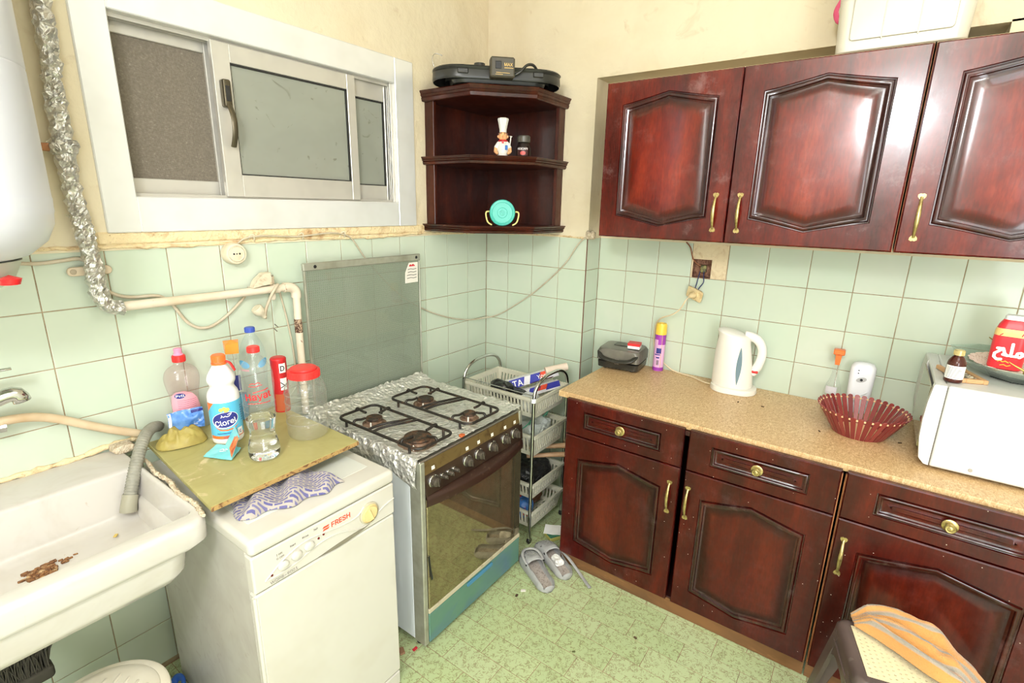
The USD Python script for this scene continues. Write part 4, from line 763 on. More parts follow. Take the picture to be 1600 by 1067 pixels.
RED = mat('red_cap', (222, 52, 48), .35); BLUE = mat('blue_cap', (66, 92, 186), .35); ORANGE = mat('orange_cap', (240, 118, 52), .35)
HDPE = mat('white_hdpe', (236, 236, 232), .3); WHITE_P = mat('white_paper', (238, 236, 230), .5); NAVY = mat('navy_print', (44, 50, 130), .45); CYAN = mat('cyan_print', (92, 186, 220), .4)
PINK = mat('pink_label', (236, 166, 178), .45); PINKCAP = mat('pink_cap', (244, 150, 182), .35); DARKINK = mat('dark_ink', (70, 60, 66), .5); RED_PR = mat('red_print', (214, 44, 46), .4)
def cyl_patch(r, ang, halfw, z0, z1, th=.0004, ry=None, n=24, shape=None):
    S = shape if shape is not None else sbox(-halfw, z0, halfw, z1)
    return wrap(extr(S, th), r, ang, 0, ry)
def shell(prof, n=36, sx=1, sy=1): return lathe(prof, n, sx, sy)
def face_cam(x, y): return math.atan2(CAM[1] - y, CAM[0] - x)
def cap_mesh(r, z, h, ribs=24):
    m = [lathe([(0, z), (r, z), (r, z + h - .002), (r - .002, z + h), (0, z + h)], 28)]
    for k in range(ribs):
        a = 2 * math.pi * k / ribs; m.append(xf(cbox(-.0006, .0006, -.0006, .0006, z + .001, z + h - .003, .0002), rot('z', a), (r * math.cos(a), r * math.sin(a), 0)))
    return m
def smooth_prof(pts, n=50):
    p = np.array(pts, float); d = np.r_[0, np.cumsum(np.linalg.norm(np.diff(p, axis=0), axis=1))]
    from scipy.interpolate import PchipInterpolator as PI
    s = np.linspace(0, d[-1], n); return list(map(tuple, np.c_[np.maximum(PI(d, p[:, 0])(s), 0), PI(d, p[:, 1])(s)]))
# water bottle with red print
x, y = -1.640, -.460; A = face_cam(x, y)
b = thing('water_bottle', 'half-full clear water bottle with a red cap and red lettering, front of the board', 'bottle', (x, y, ZB), A)
pr = smooth_prof([(.0, .004), (.030, .001), (.042, .006), (.045, .02), (.043, .045), (.036, .072), (.0355, .085), (.041, .12), (.0425, .15), (.0415, .155), (.0425, .16), (.043, .20), (.0455, .235), (.0445, .262), (.037, .290), (.022, .312), (.0145, .322), (.0135, .335)], 70)
part(b, 'body', shell(pr, 40), PET, True)
wi_ = [(r - .0015, z + .001) for r, z in pr if z < .128]; part(b, 'water', lathe([(0, .004)] + [q for q in wi_ if q[0] > .002 and q[1] > .003] + [(wi_[-1][0], .129), (0, .129)], 40), WATER, 60)
part(b, 'cap', cap_mesh(.0165, .330, .017), RED, 30)
part(b, 'bottle_ring', lathe([(.0140, .324), (.0185, .324), (.0185, .327), (.0140, .327)], 24), PET, 30)
for z in (.158, .178, .062): part(b, 'rib', sweep(lift(np.array([((.0425 if z > .1 else .0385) * math.cos(t), (.0425 if z > .1 else .0385) * math.sin(t)) for t in np.linspace(0, 2 * math.pi, 32, endpoint=False)]), z), .0012, 6, closed=True), PET, True)
wm = xf(text('Hayat', .0195, .0005, True), rot('z', .10)); part(b, 'brand_print', wrap(wm, .0437, 0, .200), RED_PR, False)
part(b, 'brand_swash', wrap(strokes([[(-.012, .021), (0, .024), (.016, .026), (.027, .029)]], .003, .0005), .0440, 0, .200), RED_PR, False)
part(b, 'small_print', cat([wrap(strokes([[(-.030 + .008 * k, .0 + .001 * (k % 2)), (-.025 + .008 * k, .001)] for k in range(8)], .0022, .0004), .0432, 0, .187 + .0), wrap(strokes([[(-.020, .0), (-.012, .004), (-.006, .001), (.002, .005), (.008, .002)], [(-.022, -.005), (-.008, -.007), (.012, -.003)]], .0018, .0004), .0453, 0, .246)]), RED_PR, False, kind='stuff')
# tall bottle with blue cap
x, y = -1.462, -.095; A = face_cam(x, y)
b = thing('water_bottle', 'empty clear water bottle with a blue cap against the tiles', 'bottle', (x, y, ZB), A)
pr = smooth_prof([(.0, .004), (.030, .001), (.041, .006), (.043, .02), (.043, .06), (.041, .10), (.043, .14), (.045, .18), (.044, .215), (.036, .248), (.022, .278), (.015, .288), (.014, .300)], 60)
part(b, 'body', shell(pr, 40), PETB, True); part(b, 'cap', cap_mesh(.0165, .296, .018), BLUE, 30)
for a in (-.75, .75): part(b, 'fish_print', cyl_patch(.0456, a, 0, 0, 0, shape=affinity.translate(affinity.rotate(affinity.scale(Point(0, 0).buffer(1), .022, .013), 30 if a > 0 else -20), 0, .188)), mat('blue_fish_print', (96, 176, 222), .4) if a < 0 else '/World/Looks/blue_fish_print', False)
part(b, 'pink_stripe', cyl_patch(.0458, -.75, .018, .163, .169), PINK, False)
# clear jar with red lid
x, y = -1.470, -.425; A = face_cam(x, y)
b = thing('plastic_jar', 'wide empty clear plastic jar with a red screw lid at the board end', 'jar', (x, y, ZB), A)
pr = smooth_prof([(.0, .004), (.048, .001), (.060, .008), (.064, .022), (.0635, .05), (.062, .054), (.064, .060), (.0635, .085), (.062, .089), (.064, .095), (.0635, .118), (.062, .122), (.063, .128), (.0635, .148), (.062, .170), (.052, .188), (.044, .198), (.0435, .212)], 90)
part(b, 'body', shell(pr, 48), PETJ, True); part(b, 'lid', cap_mesh(.0495, .204, .024, 56), RED, 30)
for z_ in (.054, .089, .122, .150): part(b, 'ring_ridge', sweep(lift(.0640 * np.c_[np.cos(np.linspace(0, 6.2832, 48, endpoint=False)), np.sin(np.linspace(0, 6.2832, 48, endpoint=False))], z_ + .003), .0022, 8, closed=True), PETJ, True)
part(b, 'lid_top', lathe([(0, .2275), (.040, .2275), (.041, .2295), (.040, .234), (.037, .236), (0, .236)], 40), RED, 40)
for k in range(8):
    a = 2 * math.pi * k / 8
    for s in (-1, 1): part(b, 'facet_ridge', sweep(spl([((.0625) * math.cos(a), (.0625) * math.sin(a), .160), (.058 * math.cos(a + s * .2), .058 * math.sin(a + s * .2), .178), (.049 * math.cos(a + s * .36), .049 * math.sin(a + s * .36), .193)], 8), .0016, 6), PETJ, True)
# bleach bottle
x, y = -1.648, -.255; A = face_cam(x, y)
b = thing('bleach_bottle', 'white bleach bottle with an orange cap and a blue and navy label', 'bottle', (x, y, ZB), A)
pr = smooth_prof([(0, .0), (.040, .0), (.0445, .005), (.0455, .012), (.0455, .150), (.043, .165), (.036, .178), (.034, .184), (.035, .190), (.0395, .200), (.0405, .207), (.038, .218), (.028, .238), (.020, .252), (.0175, .259), (.0175, .262)], 80)
part(b, 'body', shell(pr, 44), HDPE, True); part(b, 'cap', cap_mesh(.0195, .262, .023), ORANGE, 30)
part(b, 'cap_collar', lathe([(.0175, .254), (.0215, .255), (.0215, .260), (.0175, .261)], 28), ORANGE, 40)
part(b, 'cap_strap', sweep(spl([(.004, .019, .262), (.008, .028, .258), (.012, .036, .244), (.014, .041, .232)], 16), .0045, 8, flat=(1.3, .7)), RED, True, label='red loop of the child-proof cap')
LR = .0459
part(b, 'label', cyl_patch(LR, .05, .062, .020, .140), CYAN, False)
part(b, 'label_corner', cyl_patch(LR + .0003, .05, 0, 0, 0, shape=Polygon([(-.062, .140), (-.062, .110), (-.034, .140)])), ORANGE, False)
part(b, 'label_oval', cyl_patch(LR + .0004, 0, 0, 0, 0, shape=affinity.rotate(affinity.translate(affinity.scale(Point(0, 0).buffer(1), .040, .027), -.003, .083), 8)), WHITE_P, False)
part(b, 'label_oval', cyl_patch(LR + .0007, 0, 0, 0, 0, shape=affinity.rotate(affinity.translate(affinity.scale(Point(0, 0).buffer(1), .0375, .0245), -.003, .084), 8)), NAVY, False)
part(b, 'brand_print', wrap(xf(text('Clorel', .0165, .0005, True), rot('z', .14), (-.002, .068, 0)), LR + .001), WHITE_P, False)
part(b, 'arabic_print', wrap(xf(strokes([[(-.014, .0), (-.010, .003), (-.006, .001), (-.002, .004), (.002, .001), (.008, .002), (.014, .008), (.016, .012)], [(-.012, .006)], [(.005, .008), (.012, .011)]], .0026), t=(0, .0935, 0)), LR + .001), WHITE_P, False)
part(b, 'label_swash', cyl_patch(LR + .0006, 0, 0, 0, 0, shape=Polygon([(-.036, .062), (-.02, .054), (0, .052), (.02, .055), (.036, .063), (.02, .050), (0, .047), (-.02, .049)])), ORANGE, False)
part(b, 'label_flowers', cat([cyl_patch(LR + .0005, 0, 0, 0, 0, shape=Point(px, .118 + pz).buffer(.006)) for px, pz in ((-.012, 0), (-.003, .003), (.006, 0), (.002, -.004))]), mat('yellow_print', (236, 200, 92), .5), False, kind='stuff')
part(b, 'label_band', cyl_patch(LR + .0005, 0, .055, .021, .031), ORANGE, False)
part(b, 'label_badge', cyl_patch(LR + .0008, .85, .010, .024, .048), WHITE_P, False)
part(b, 'label_small_print', cat([wrap(text('C', .009, .0004, True), LR + .0012, .85, .031), wrap(strokes([[(-.03, .039), (.02, .040)]], .0018), LR + .0006), wrap(strokes([[(.05, .07 + .008 * k), (.058, .07 + .008 * k)] for k in range(7)], .002), LR + .0006), wrap(text('1050 ml', .005, .0004), LR + .001, 0, .0235)]), NAVY, False, kind='stuff')
# pink dish soap bottle
x, y = -1.683, -.055; A = face_cam(x, y) + .15
b = thing('soap_bottle', 'nearly empty clear dish soap bottle with a pink label and red cap', 'bottle', (x, y, ZB), A)
pr = smooth_prof([(0, .002), (.030, .001), (.040, .006), (.041, .03), (.040, .07), (.043, .12), (.049, .150), (.0515, .175), (.047, .198), (.034, .214), (.020, .222), (.0165, .226), (.0165, .236)], 70)
part(b, 'body', shell(pr, 44, .62, 1.0), PINKP, True)
part(b, 'soap_residue', lathe([(0, .004), (.037, .004), (.038, .03), (0, .031)], 40, .60, .97), mat('pink_soap', (240, 168, 178), .3, transmission_weight=.4), True)
part(b, 'collar', cap_mesh(.0190, .232, .022, 28), RED, 30)
part(b, 'spout_cap', lathe([(0, .253), (.0145, .253), (.0150, .256), (.0120, .259), (.0115, .270), (.0125, .274), (.010, .277), (0, .2775)], 24), PINKCAP, 40)
part(b, 'label', cyl_patch(.0265, 0, 0, 0, 0, ry=.0436, shape=Polygon([(-.030, .030), (.030, .030), (.029, .075), (.022, .105), (.010, .128), (-.004, .137), (-.018, .134), (-.027, .122), (-.031, .090)])), PINK, False)
part(b, 'label_oval', cyl_patch(.0272, -.25, 0, 0, 0, ry=.0442, shape=affinity.translate(affinity.scale(Point(0, 0).buffer(1), .010, .009), -.004, .121)), NAVY, False)
part(b, 'brand_print', wrap(text('Pril', .008, .0004, True), .0275, -.38, .117, .0447), WHITE_P, False)
part(b, 'small_print', wrap(strokes([[(-.016, .104 - .0065 * k), (.018, .103 - .0065 * k)] for k in range(9)], .0014, .0003), .0270, 0, 0, .0440), mat('rose_ink', (196, 112, 132), .5), False, kind='stuff')
# glass cleaner spray
x, y = -1.548, -.130; A = face_cam(x, y)
b = thing('spray_bottle', 'clear spray bottle with an orange trigger cover behind the bleach', 'bottle', (x, y, ZB), A)
pr = smooth_prof([(0, .002), (.028, .001), (.034, .006), (.035, .05), (.033, .11), (.030, .15), (.020, .19), (.013, .21), (.0125, .225)], 50)
part(b, 'body', shell(pr, 36, .7, 1), PET, True)
part(b, 'liquid', lathe([(0, .004), (.031, .004), (.0325, .05), (.031, .095), (0, .0955)], 36, .68, .97), mat('blue_liquid', (64, 170, 216), .1, transmission_weight=.55), True)
part(b, 'label', cyl_patch(.0252, -.3, .020, .115, .170, ry=.0345), NAVY, False)
part(b, 'neck', lathe([(0, .222), (.0150, .222), (.0155, .243), (.0145, .247), (0, .247)], 24), PETJ, 40)
part(b, 'trigger_cover', disp(subd(hull([(-.018, -.022, .246), (.020, -.020, .246), (-.018, .022, .246), (.020, .020, .246), (-.020, -.024, .284), (.024, -.018, .278), (-.020, .024, .286), (.024, .022, .284), (0, 0, .290)]), .008), .001, 60), mat('orange_translucent', (246, 150, 58), .25), 50)
# red tin
x, y = -1.408, -.165; A = face_cam(x, y)
b = thing('printed_can', 'tall red and white printed can behind the water bottles, next to the jar', 'can', (x, y, ZB), A)
part(b, 'body', lathe([(0, 0), (.0265, 0), (.0275, .003), (.0270, .006), (.0270, .195), (.0275, .198), (.0255, .202), (.020, .205), (0, .205)], 32), mat('red_tin', (206, 40, 44), .3, metallic=.2), 40)
part(b, 'label_panel', cat([cyl_patch(.0273, .45, .012, .150, .185), cyl_patch(.0273, .45, .012, .085, .13)]), WHITE_P, False, kind='stuff')
part(b, 'label_print', cat([wrap(text('D', .018, .0003, True), .0276, .42, .158), wrap(strokes([[(-.01, .02), (.01, .0)], [(-.01, .0), (.01, .01)]], .003), .0276, .42, .095)]), mat('can_ink', (60, 50, 52), .5), False, kind='stuff')
part(b, 'base_liquid_band', cyl_patch(.02735, .3, .03, .005, .07), mat('rust_brown_band', (186, 92, 54), .4), False)
# small things on the board
RUB = mat('rubber_glove', (168, 152, 80), .5, var=[((150, 132, 66), 25, .4, .7)])
g_ = np.zeros((40, 30, 3))
for i in range(40):
    for j in range(30):
        u, v = i / 39, j / 29; rr = math.sqrt(((u - .5) / .5) ** 2 + ((v - .5) / .5) ** 2)
        h = (.026 * max(0, 1 - rr ** 2) ** .5 + .030 * (meshkit.fbm(np.array([u * 5, v * 6, 3.0]), 3, 4) - .5) * max(0, 1 - rr ** 3) + .011 * abs(math.sin(7 * u + 4 * v)) * max(0, 1 - rr ** 2) + .022 * (1 - abs(2 * meshkit.noise(np.array([u * 5.5 + .3, v * 4.5, 7.0]), 9) - 1)) ** 3 * max(0, 1 - rr ** 2))
        a = .25; ex, ey = .066 * (u - .5) * 2, .046 * (v - .5) * 2; k = 1 / max(1, rr ** .7)
        g_[i, j] = (-1.752 + k * (ex * math.cos(a) + ey * math.sin(a)) * 1.05, -.172 + k * (-ex * math.sin(a) * 1.1 + ey * math.cos(a)), ZB + .003 + max(0, h))
single('rubber_glove', 'crumpled mustard yellow rubber glove lying at the sink end of the board', 'glove', sheet(g_, .0018), RUB, (-1.75, -.17, ZB), 40)
bg = thing('plastic_packet', 'crumpled blue and white plastic packet in front of the pink soap bottle', 'packet', (-1.715, -.095, ZB))
g2 = np.zeros((26, 18, 3)); e1 = np.array([.088, -.048, .012]); e2 = np.array([.006, .012, .066])
for i in range(26):
    for j in range(18):
        u, v = i / 25, j / 17; n_ = meshkit.fbm(np.array([u * 5, v * 5, 1.0]), 3, 2) - .5
        g2[i, j] = np.array([-1.752, -.082, ZB + .004]) + e1 * u + e2 * v + np.array([.0, -.016, .010]) * n_ + np.array([0, -.014, 0]) * math.sin(math.pi * u) * math.sin(math.pi * v)
part(bg, 'foil_pouch', sheet(g2, .004), mat('packet_blue', (82, 136, 212), .35, var=[((120, 168, 226), 22, .4, .65), ((236, 238, 242), 18, .6, .66)]), 40, world=True)
part(bg, 'white_border', sheet(np.array([[g2[i, j] + np.array([-.001, -.0045, 0]) for j in (0, 5, 11, 17)] for i in (0, 1, 2)]), .001), WHITE_P, 40, world=True)
part(bg, 'navy_stripe', sheet(np.array([[g2[i, j] + np.array([-.001, -.0040, .001]) for j in (14, 15, 16)] for i in range(16, 26)]), .001), NAVY, 40, world=True)
part(bg, 'red_print', sheet(np.array([[g2[i, j] + np.array([-.001, -.0045, .0]) for j in (1, 2, 3)] for i in range(8, 15)]), .001), RED_PR, 40, world=True)
sp = thing('sachet', 'folded turquoise sachet with an orange picture in front of the bleach', 'packet', (-1.68, -.36, ZB))
AQ = mat('turquoise_sachet', (120, 208, 214), .3, var=[((146, 220, 222), 14, .4, .7)])
def quad(a, b, c, d, n=14, m=10, amp=.004, seed=1):
    G = np.zeros((n, m, 3))
    for i in range(n):
        for j in range(m):
            u, v = i / (n - 1), j / (m - 1); G[i, j] = (1 - u) * ((1 - v) * np.array(a) + v * np.array(d)) + u * ((1 - v) * np.array(b) + v * np.array(c)); G[i, j, 2] += amp * (meshkit.fbm(np.array([u * 4, v * 4, seed]), 2, seed) - .2) * (1 if amp else 0)
    return G
part(sp, 'lower_flap', sheet(quad((-1.757, -.328, ZB + .004), (-1.716, -.412, ZB + .004), (-1.668, -.372, ZB + .012), (-1.700, -.290, ZB + .012)), .003), AQ, 40, world=True)
part(sp, 'upper_flap', sheet(quad((-1.716, -.412, ZB + .006), (-1.668, -.372, ZB + .052), (-1.645, -.300, ZB + .056), (-1.688, -.318, ZB + .012), amp=.002), .002), AQ, 40, world=True)
part(sp, 'picture', sheet(quad((-1.716, -.4135, ZB + .013), (-1.675, -.381, ZB + .049), (-1.662, -.341, ZB + .050), (-1.694, -.357, ZB + .018), amp=.001), .0008), mat('orange_picture', (224, 122, 62), .35, var=[((180, 56, 40), 60, .5, .6), ((246, 190, 92), 50, .6, .65)]), 40, world=True)
part(sp, 'white_print', frame(strokes([[(-.01, 0), (-.004, .004), (.0, -.002), (.006, .003), (.01, 0)], [(-.008, -.008), (.008, -.007)]], .003), (-1.708, -.352, ZB + .016), (.6, -.75, .02), (.7, .6, .12)), WHITE_P, False, world=True)
# towel under the board, on the dishwasher
def towel_mat():
    N = {'g': ('geometry', {}), 'm': ('mapping', {'scale': (1, 1, 1), 'rotation': (0, 0, .6)}), 'b': ('brick_texture', {'color1': lin((84, 82, 132)), 'color2': lin((112, 108, 146)), 'mortar': lin((168, 160, 150)), 'scale': 22.0, 'mortar_size': .055, 'brick_width': .55, 'row_height': .22, 'mortar_smooth': .1}), 'n': ('noise_texture', {'scale': 9.0, 'detail': 3.0}), 'dm': ('mix', {'mix_type': 'add', 'fac': .02}), 'p': ('principled_bsdf', {'roughness': .95, 'sheen_weight': .3})}
    return usdkit.material(stage, '/World/Looks/checked_towel', N, [('g.position', 'm.vector'), ('m.vector', 'dm.color1'), ('g.position', 'n.vector'), ('n.color', 'dm.color2'), ('dm.color', 'b.vector'), ('b.color', 'p.base_color')], surface='p.BSDF')
G = np.zeros((60, 34, 3))
for i in range(60):
    for j in range(34):
        u, v = i / 59, j / 33; x = -1.802 + .262 * u; yb, yf = -.50 - .02 * u, -.632 - .058 * math.sin(2.0 * u) - .010 * math.sin(19 * u)
        y = yb + (yf - yb) * v; ed = min(u, 1 - u, 1 - v) ; h = (.030 + .014 * meshkit.fbm(np.array([u * 9, v * 4, 2.]), 3, 6)) * min(1, (ed / .10)) ** .6 * (.30 + .70 * math.sin(u * 9 + v * 3.5) ** 2)
        G[i, j] = (x + .012 * math.sin(v * 5 + u * 3), y, .8475 + min(h, .0365 if y < -.6 else .034))
single('towel', 'blue and grey patterned kitchen towel bunched under the olive board', 'towel', sheet(G, .003), towel_mat(), (-1.69, -.56, .8465), 50)
# ------------------------------------------------------------------ on the corner shelf
GR = mat('black_grill_plastic', (40, 40, 37), .32, var=[((56, 55, 50), 8, .4, .7)])
GRB = mat('control_box', (74, 68, 54), .4)
GOLDPR = mat('gold_print', (206, 170, 96), .5)
gl = thing('electric_grill', 'black electric grill tray with its control box, stored on top of the corner shelf', 'grill', (-.315, -.305, 2.158), -math.pi / 4)
def gring(a, b, r, z): return lift(rrect(-a, a, -b, b, r, 8), z)
part(gl, 'tray', rings([gring(.19, .10, .05, .004), gring(.205, .11, .055, .008), gring(.225, .125, .06, .048), gring(.285, .135, .115, .056), gring(.292, .140, .12, .066), gring(.286, .136, .118, .072), gring(.225, .115, .06, .068), gring(.215, .105, .055, .03)]), GR, 30)
part(gl, 'end_handle', rings([gring(.289, .132, .128, .020), gring(.293, .137, .13, .03), gring(.291, .134, .13, .058), gring(.235, .122, .1, .058), gring(.235, .122, .1, .020)], False, False), GR, 30)
for x in (-.165, .165): part(gl, 'clip', cbox(x - .024, x + .024, -.142, -.118, .036, .058, .004), GR, False)
for x in (-.13, .13): part(gl, 'foot', cbox(x - .02, x + .02, -.08, .08, .0, .008, .003), GR, False)
cbx = part(gl, 'control_box', cbox(-.052, .052, -.190, -.136, .018, .098, .006), GRB, False)
part(cbx, 'inlet', cbox(-.032, -.006, -.1915, -.188, .050, .080, .002), BLACK, False)
part(cbx, 'print', cat([frame(text('MAX', .012, .0005, True), (.024, -.1904, .062), (1, 0, 0), (0, 0, 1)), frame(strokes([[(0, 0), (.036, 0)]], .003), (.008, -.1904, .055), (1, 0, 0), (0, 0, 1)), frame(strokes([[(-.028, .004), (.03, .003)], [(-.03, -.003), (.0, -.003)]], .002), (0, -.1904, .032), (1, 0, 0), (0, 0, 1))]), GOLDPR, False, kind='stuff')
part(gl, 'lead', sweep(spl([(.05, -.155, .035), (.08, -.165, .05), (.11, -.16, .078), (.14, -.145, .082), (.16, -.12, .07)], 20), .006, 8), GR, True)
part(gl, 'dial', xf(lathe([(0, .07), (.026, .07), (.024, .086), (0, .088)], 20), t=(-.09, -.10, 0)), GR, 40)
part(gl, 'wire_stand', sweep(spl([(-.285, -.10, .06), (-.29, -.10, .105), (-.285, -.098, .112), (-.25, -.098, .108)], 16), .002, 6), STEEL, True)
# chef figurine (generic)
SKIN = mat('figurine_skin', (232, 172, 120), .35); GLAZE = mat('figurine_white', (226, 224, 214), .3); SCARF = mat('figurine_red', (196, 36, 46), .3); HAIR = mat('figurine_hair', (104, 60, 40), .4); EYE = mat('figurine_eye', (40, 30, 28), .3)
x, y = -.352, -.372
ch = thing('chef_figurine', 'small glazed figurine of a plump cook in a tall white hat on the middle shelf', 'figurine', (x, y, 1.868), face_cam(x, y))
def blob(js, edge=.004, it=8):
    """Hulls of spheres along bones, joined and smoothed into one surface."""
    M = m3.Manifold()
    for a, ra, b_, rb in js:
        s1 = m3.Manifold.sphere(ra, 20).translate(list(map(float, a))); s2 = m3.Manifold.sphere(rb, 20).translate(list(map(float, b_))); M = M + m3.Manifold.batch_hull([s1, s2])
    me = M.refine_to_length(edge).to_mesh(); t = trimesh.Trimesh(me.vert_properties[:, :3], me.tri_verts)
    trimesh.smoothing.filter_taubin(t, iterations=it); return t
part(ch, 'jacket', blob([((0, 0, .012), .024, (0, 0, .030), .027), ((0, 0, .030), .027, (-.001, 0, .058), .020), ((0, .018, .055), .0125, (.002, .030, .040), .0105), ((0, -.018, .055), .0125, (.002, -.030, .040), .0105), ((0, .010, .004), .014, (0, -.010, .004), .014)]), GLAZE, True)
part(ch, 'head', blob([((.001, 0, .086), .0195, (.003, 0, .094), .0175), ((.006, .009, .082), .010, (.006, -.009, .082), .010), ((.0, .021, .088), .0055, (.0, .020, .084), .0045), ((.0, -.021, .088), .0055, (.0, -.020, .084), .0045), ((.021, 0, .088), .0048, (.019, 0, .091), .004), ((0, 0, .066), .010, (0, 0, .075), .010)], .003, 5), SKIN, True)
for s in (-1, 1):
    part(ch, 'arm', blob([((.003, s * .032, .038), .0085, (.012, s * .034, .022), .0075), ((.012, s * .034, .022), .0075, (.020, s * .026, .014), .0065)], .003), SKIN, True)
    part(ch, 'eye', xf(lathe([(0, -.002), (.002, 0), (0, .002)], 8), t=(.0200, s * .0075, .0965)), EYE, True)
    part(ch, 'brow', sweep([(.0185, s * .004, .1015), (.0180, s * .009, .1025), (.0155, s * .012, .1005)], .0012, 6), HAIR, True)
    part(ch, 'side_hair', disp(subd(rsbox(-.010, .002, s * .018 - .004, s * .018 + .004, .088, .104, .0035), .003), .001, 200), HAIR, True)
part(ch, 'mouth', sweep(spl([(.0165, -.006, .0815), (.0185, 0, .0790), (.0165, .006, .0815)], 8), .0012, 6), SCARF, True)
part(ch, 'scarf', cat([sweep(lift(np.c_[.0165 * np.cos(np.linspace(0, 6.283, 24, endpoint=False)), .0175 * np.sin(np.linspace(0, 6.283, 24, endpoint=False))], .0685), .0042, 8, closed=True), rsbox(.016, .024, -.005, .005, .056, .068, .003)]), SCARF, True)
th_ = np.linspace(0, 2 * math.pi, 48, endpoint=False)
hat = [np.c_[(r * (1 + f * np.cos(9 * th_))) * np.cos(th_), (r * (1 + f * np.cos(9 * th_))) * np.sin(th_), np.full(48, z)] for r, f, z in ((.0155, 0, .104), (.0165, 0, .106), (.0165, 0, .114), (.017, .03, .120), (.0215, .05, .145), (.0245, .07, .160), (.022, .07, .165), (.012, .05, .168))]
part(ch, 'hat', rings(hat), GLAZE, 50)
part(ch, 'apron_badge', frame(cbox(-.006, .006, -.010, .010, -.001, .002, .001), (.0235, .016, .038), (-.3, 1, 0), (0, 0, 1)), mat('figurine_blue', (62, 112, 184), .3), False)
for z in (.030, .042, .053): part(ch, 'button', xf(lathe([(0, -.001), (.0016, 0), (0, .001)], 8), t=(.0268 - (z - .03) * .2, -.004, z)), EYE, True)
part(ch, 'spoon', sweep([(-.004, .033, .05), (-.002, .036, .085), (.0, .037, .090)], np.array([.0025, .003, .0075]), 8), GLAZE, True)
x, y = -.245, -.415
jr = thing('coffee_jar', 'small coffee jar with a dark lid and label beside the cook figurine', 'jar', (x, y, 1.868), face_cam(x, y))
part(jr, 'glass', shell(smooth_prof([(0, .002), (.028, .001), (.034, .006), (.0355, .03), (.033, .05), (.027, .066), (.025, .074)], 40), 32), clear('smoked_glass', (.60, .56, .52), .05), True)
part(jr, 'coffee', lathe([(0, .003), (.031, .003), (.033, .012), (0, .013)], 28), mat('coffee_powder', (66, 42, 30), .9), 40)
part(jr, 'lid', lathe([(0, .070), (.0295, .070), (.031, .074), (.031, .096), (.027, .100), (0, .100)], 32), mat('grey_lid', (84, 80, 70), .35), 40)
part(jr, 'label', cyl_patch(.0358, -.15, .027, .010, .046), mat('dark_label', (66, 30, 28), .4), False)
part(jr, 'brand_print', wrap(text('NESCAFE', .0085, .0004, True), .0362, -.15, .036), WHITE_P, False)
part(jr, 'mug_print', cat([cyl_patch(.0361, -.15, 0, 0, 0, shape=affinity.translate(affinity.scale(Point(0, 0).buffer(1), .013, .009), .002, .021))]), mat('mug_red', (214, 92, 84), .4), False)
x, y = -.365, -.385
tl = thing('lunch_box', 'round turquoise lunch box with yellow handle lying on edge on the bottom shelf', 'lunch box', (x, y, 1.5565), face_cam(x, y))
TQ = mat('turquoise_plastic', (70, 182, 166), .3); YEL = mat('pale_yellow_plastic', (216, 206, 128), .35)
part(tl, 'lid', frame(lathe([(0, -.02), (.0585, -.02), (.0605, -.012), (.0605, .0), (.0575, .004), (.048, .006), (.046, .004), (.024, .004), (.022, .006), (.012, .006), (.011, .009), (.006, .009), (.005, .006), (0, .006)], 44), (.02, 0, .061), (0, 1, 0), (0, 0, 1)), TQ, 40)
part(tl, 'bowl', frame(lathe([(0, -.075), (.044, -.075), (.048, -.07), (.058, -.022), (.058, -.018), (0, -.018)], 44), (.02, 0, .061), (0, 1, 0), (0, 0, 1)), mat('grey_bowl', (120, 150, 140), .4), 40)
for s in (-1, 1): part(tl, 'handle_side', sweep(spl([(.008, s * .060, .066), (.012, s * .074, .064), (.016, s * .075, .040), (.018, s * .064, .014), (.018, s * .048, .005)], 18), .0042, 8), YEL, True)

# ------------------------------------------------------------------ on top of the wall cabinets
MILK = mat('milky_plastic', (208, 200, 180), .3, transmission_weight=.12)
wbx = thing('storage_box', 'milky white plastic storage box standing on the wall cabinets, cut by the frame', 'storage box', (-.10, -1.80, 2.1425))
part(wbx, 'body', rings([lift(rrect(-.150, .09, -.160, .160, .03, 5), .0035), lift(rrect(-.155, .095, -.166, .166, .03, 5), .009), lift(rrect(-.172, .112, -.185, .185, .03, 5), .40), lift(rrect(-.172, .112, -.185, .185, .03, 5), .42)]), MILK, 40)
part(wbx, 'raised_panel', frame(prism(rrect(-.130, .130, .035, .40, .01, 3), 0, .005, .003), (-.1570, 0, 0), (0, -1, 0), (-.045, 0, 1)), MILK, 40)
for yy in (-.045, .045): part(wbx, 'panel_rib', frame(cbox(yy - .002, yy + .002, .03, .40, .003, .0062, .001), (-.1572, 0, 0), (0, -1, 0), (-.045, 0, 1)), MILK, False)
arc = np.linspace(-2.25, -.89, 20)
part(wbx, 'emblem', frame(extr(Polygon(np.r_[np.c_[.075 * np.cos(arc), .05 * np.sin(arc) + .16], np.c_[.065 * np.cos(arc[::-1]), .04 * np.sin(arc[::-1]) + .16]]), .0006), (-.1625, -.012, .02), (0, -1, 0), (-.045, 0, 1)), mat('blue_emblem', (120, 150, 206), .4), False, label='blue arched emblem')
part(wbx, 'emblem_print', frame(cat([xf(text(c, .0065, .0004, True), rot('z', t + math.pi / 2), (.070 * math.cos(t), .045 * math.sin(t) + .158, 0)) for c, t in zip('PREMIUM', np.linspace(-2.0, -1.14, 7))]), (-.1633, -.012, .02), (0, -1, 0), (-.045, 0, 1)), WHITE_P, False)
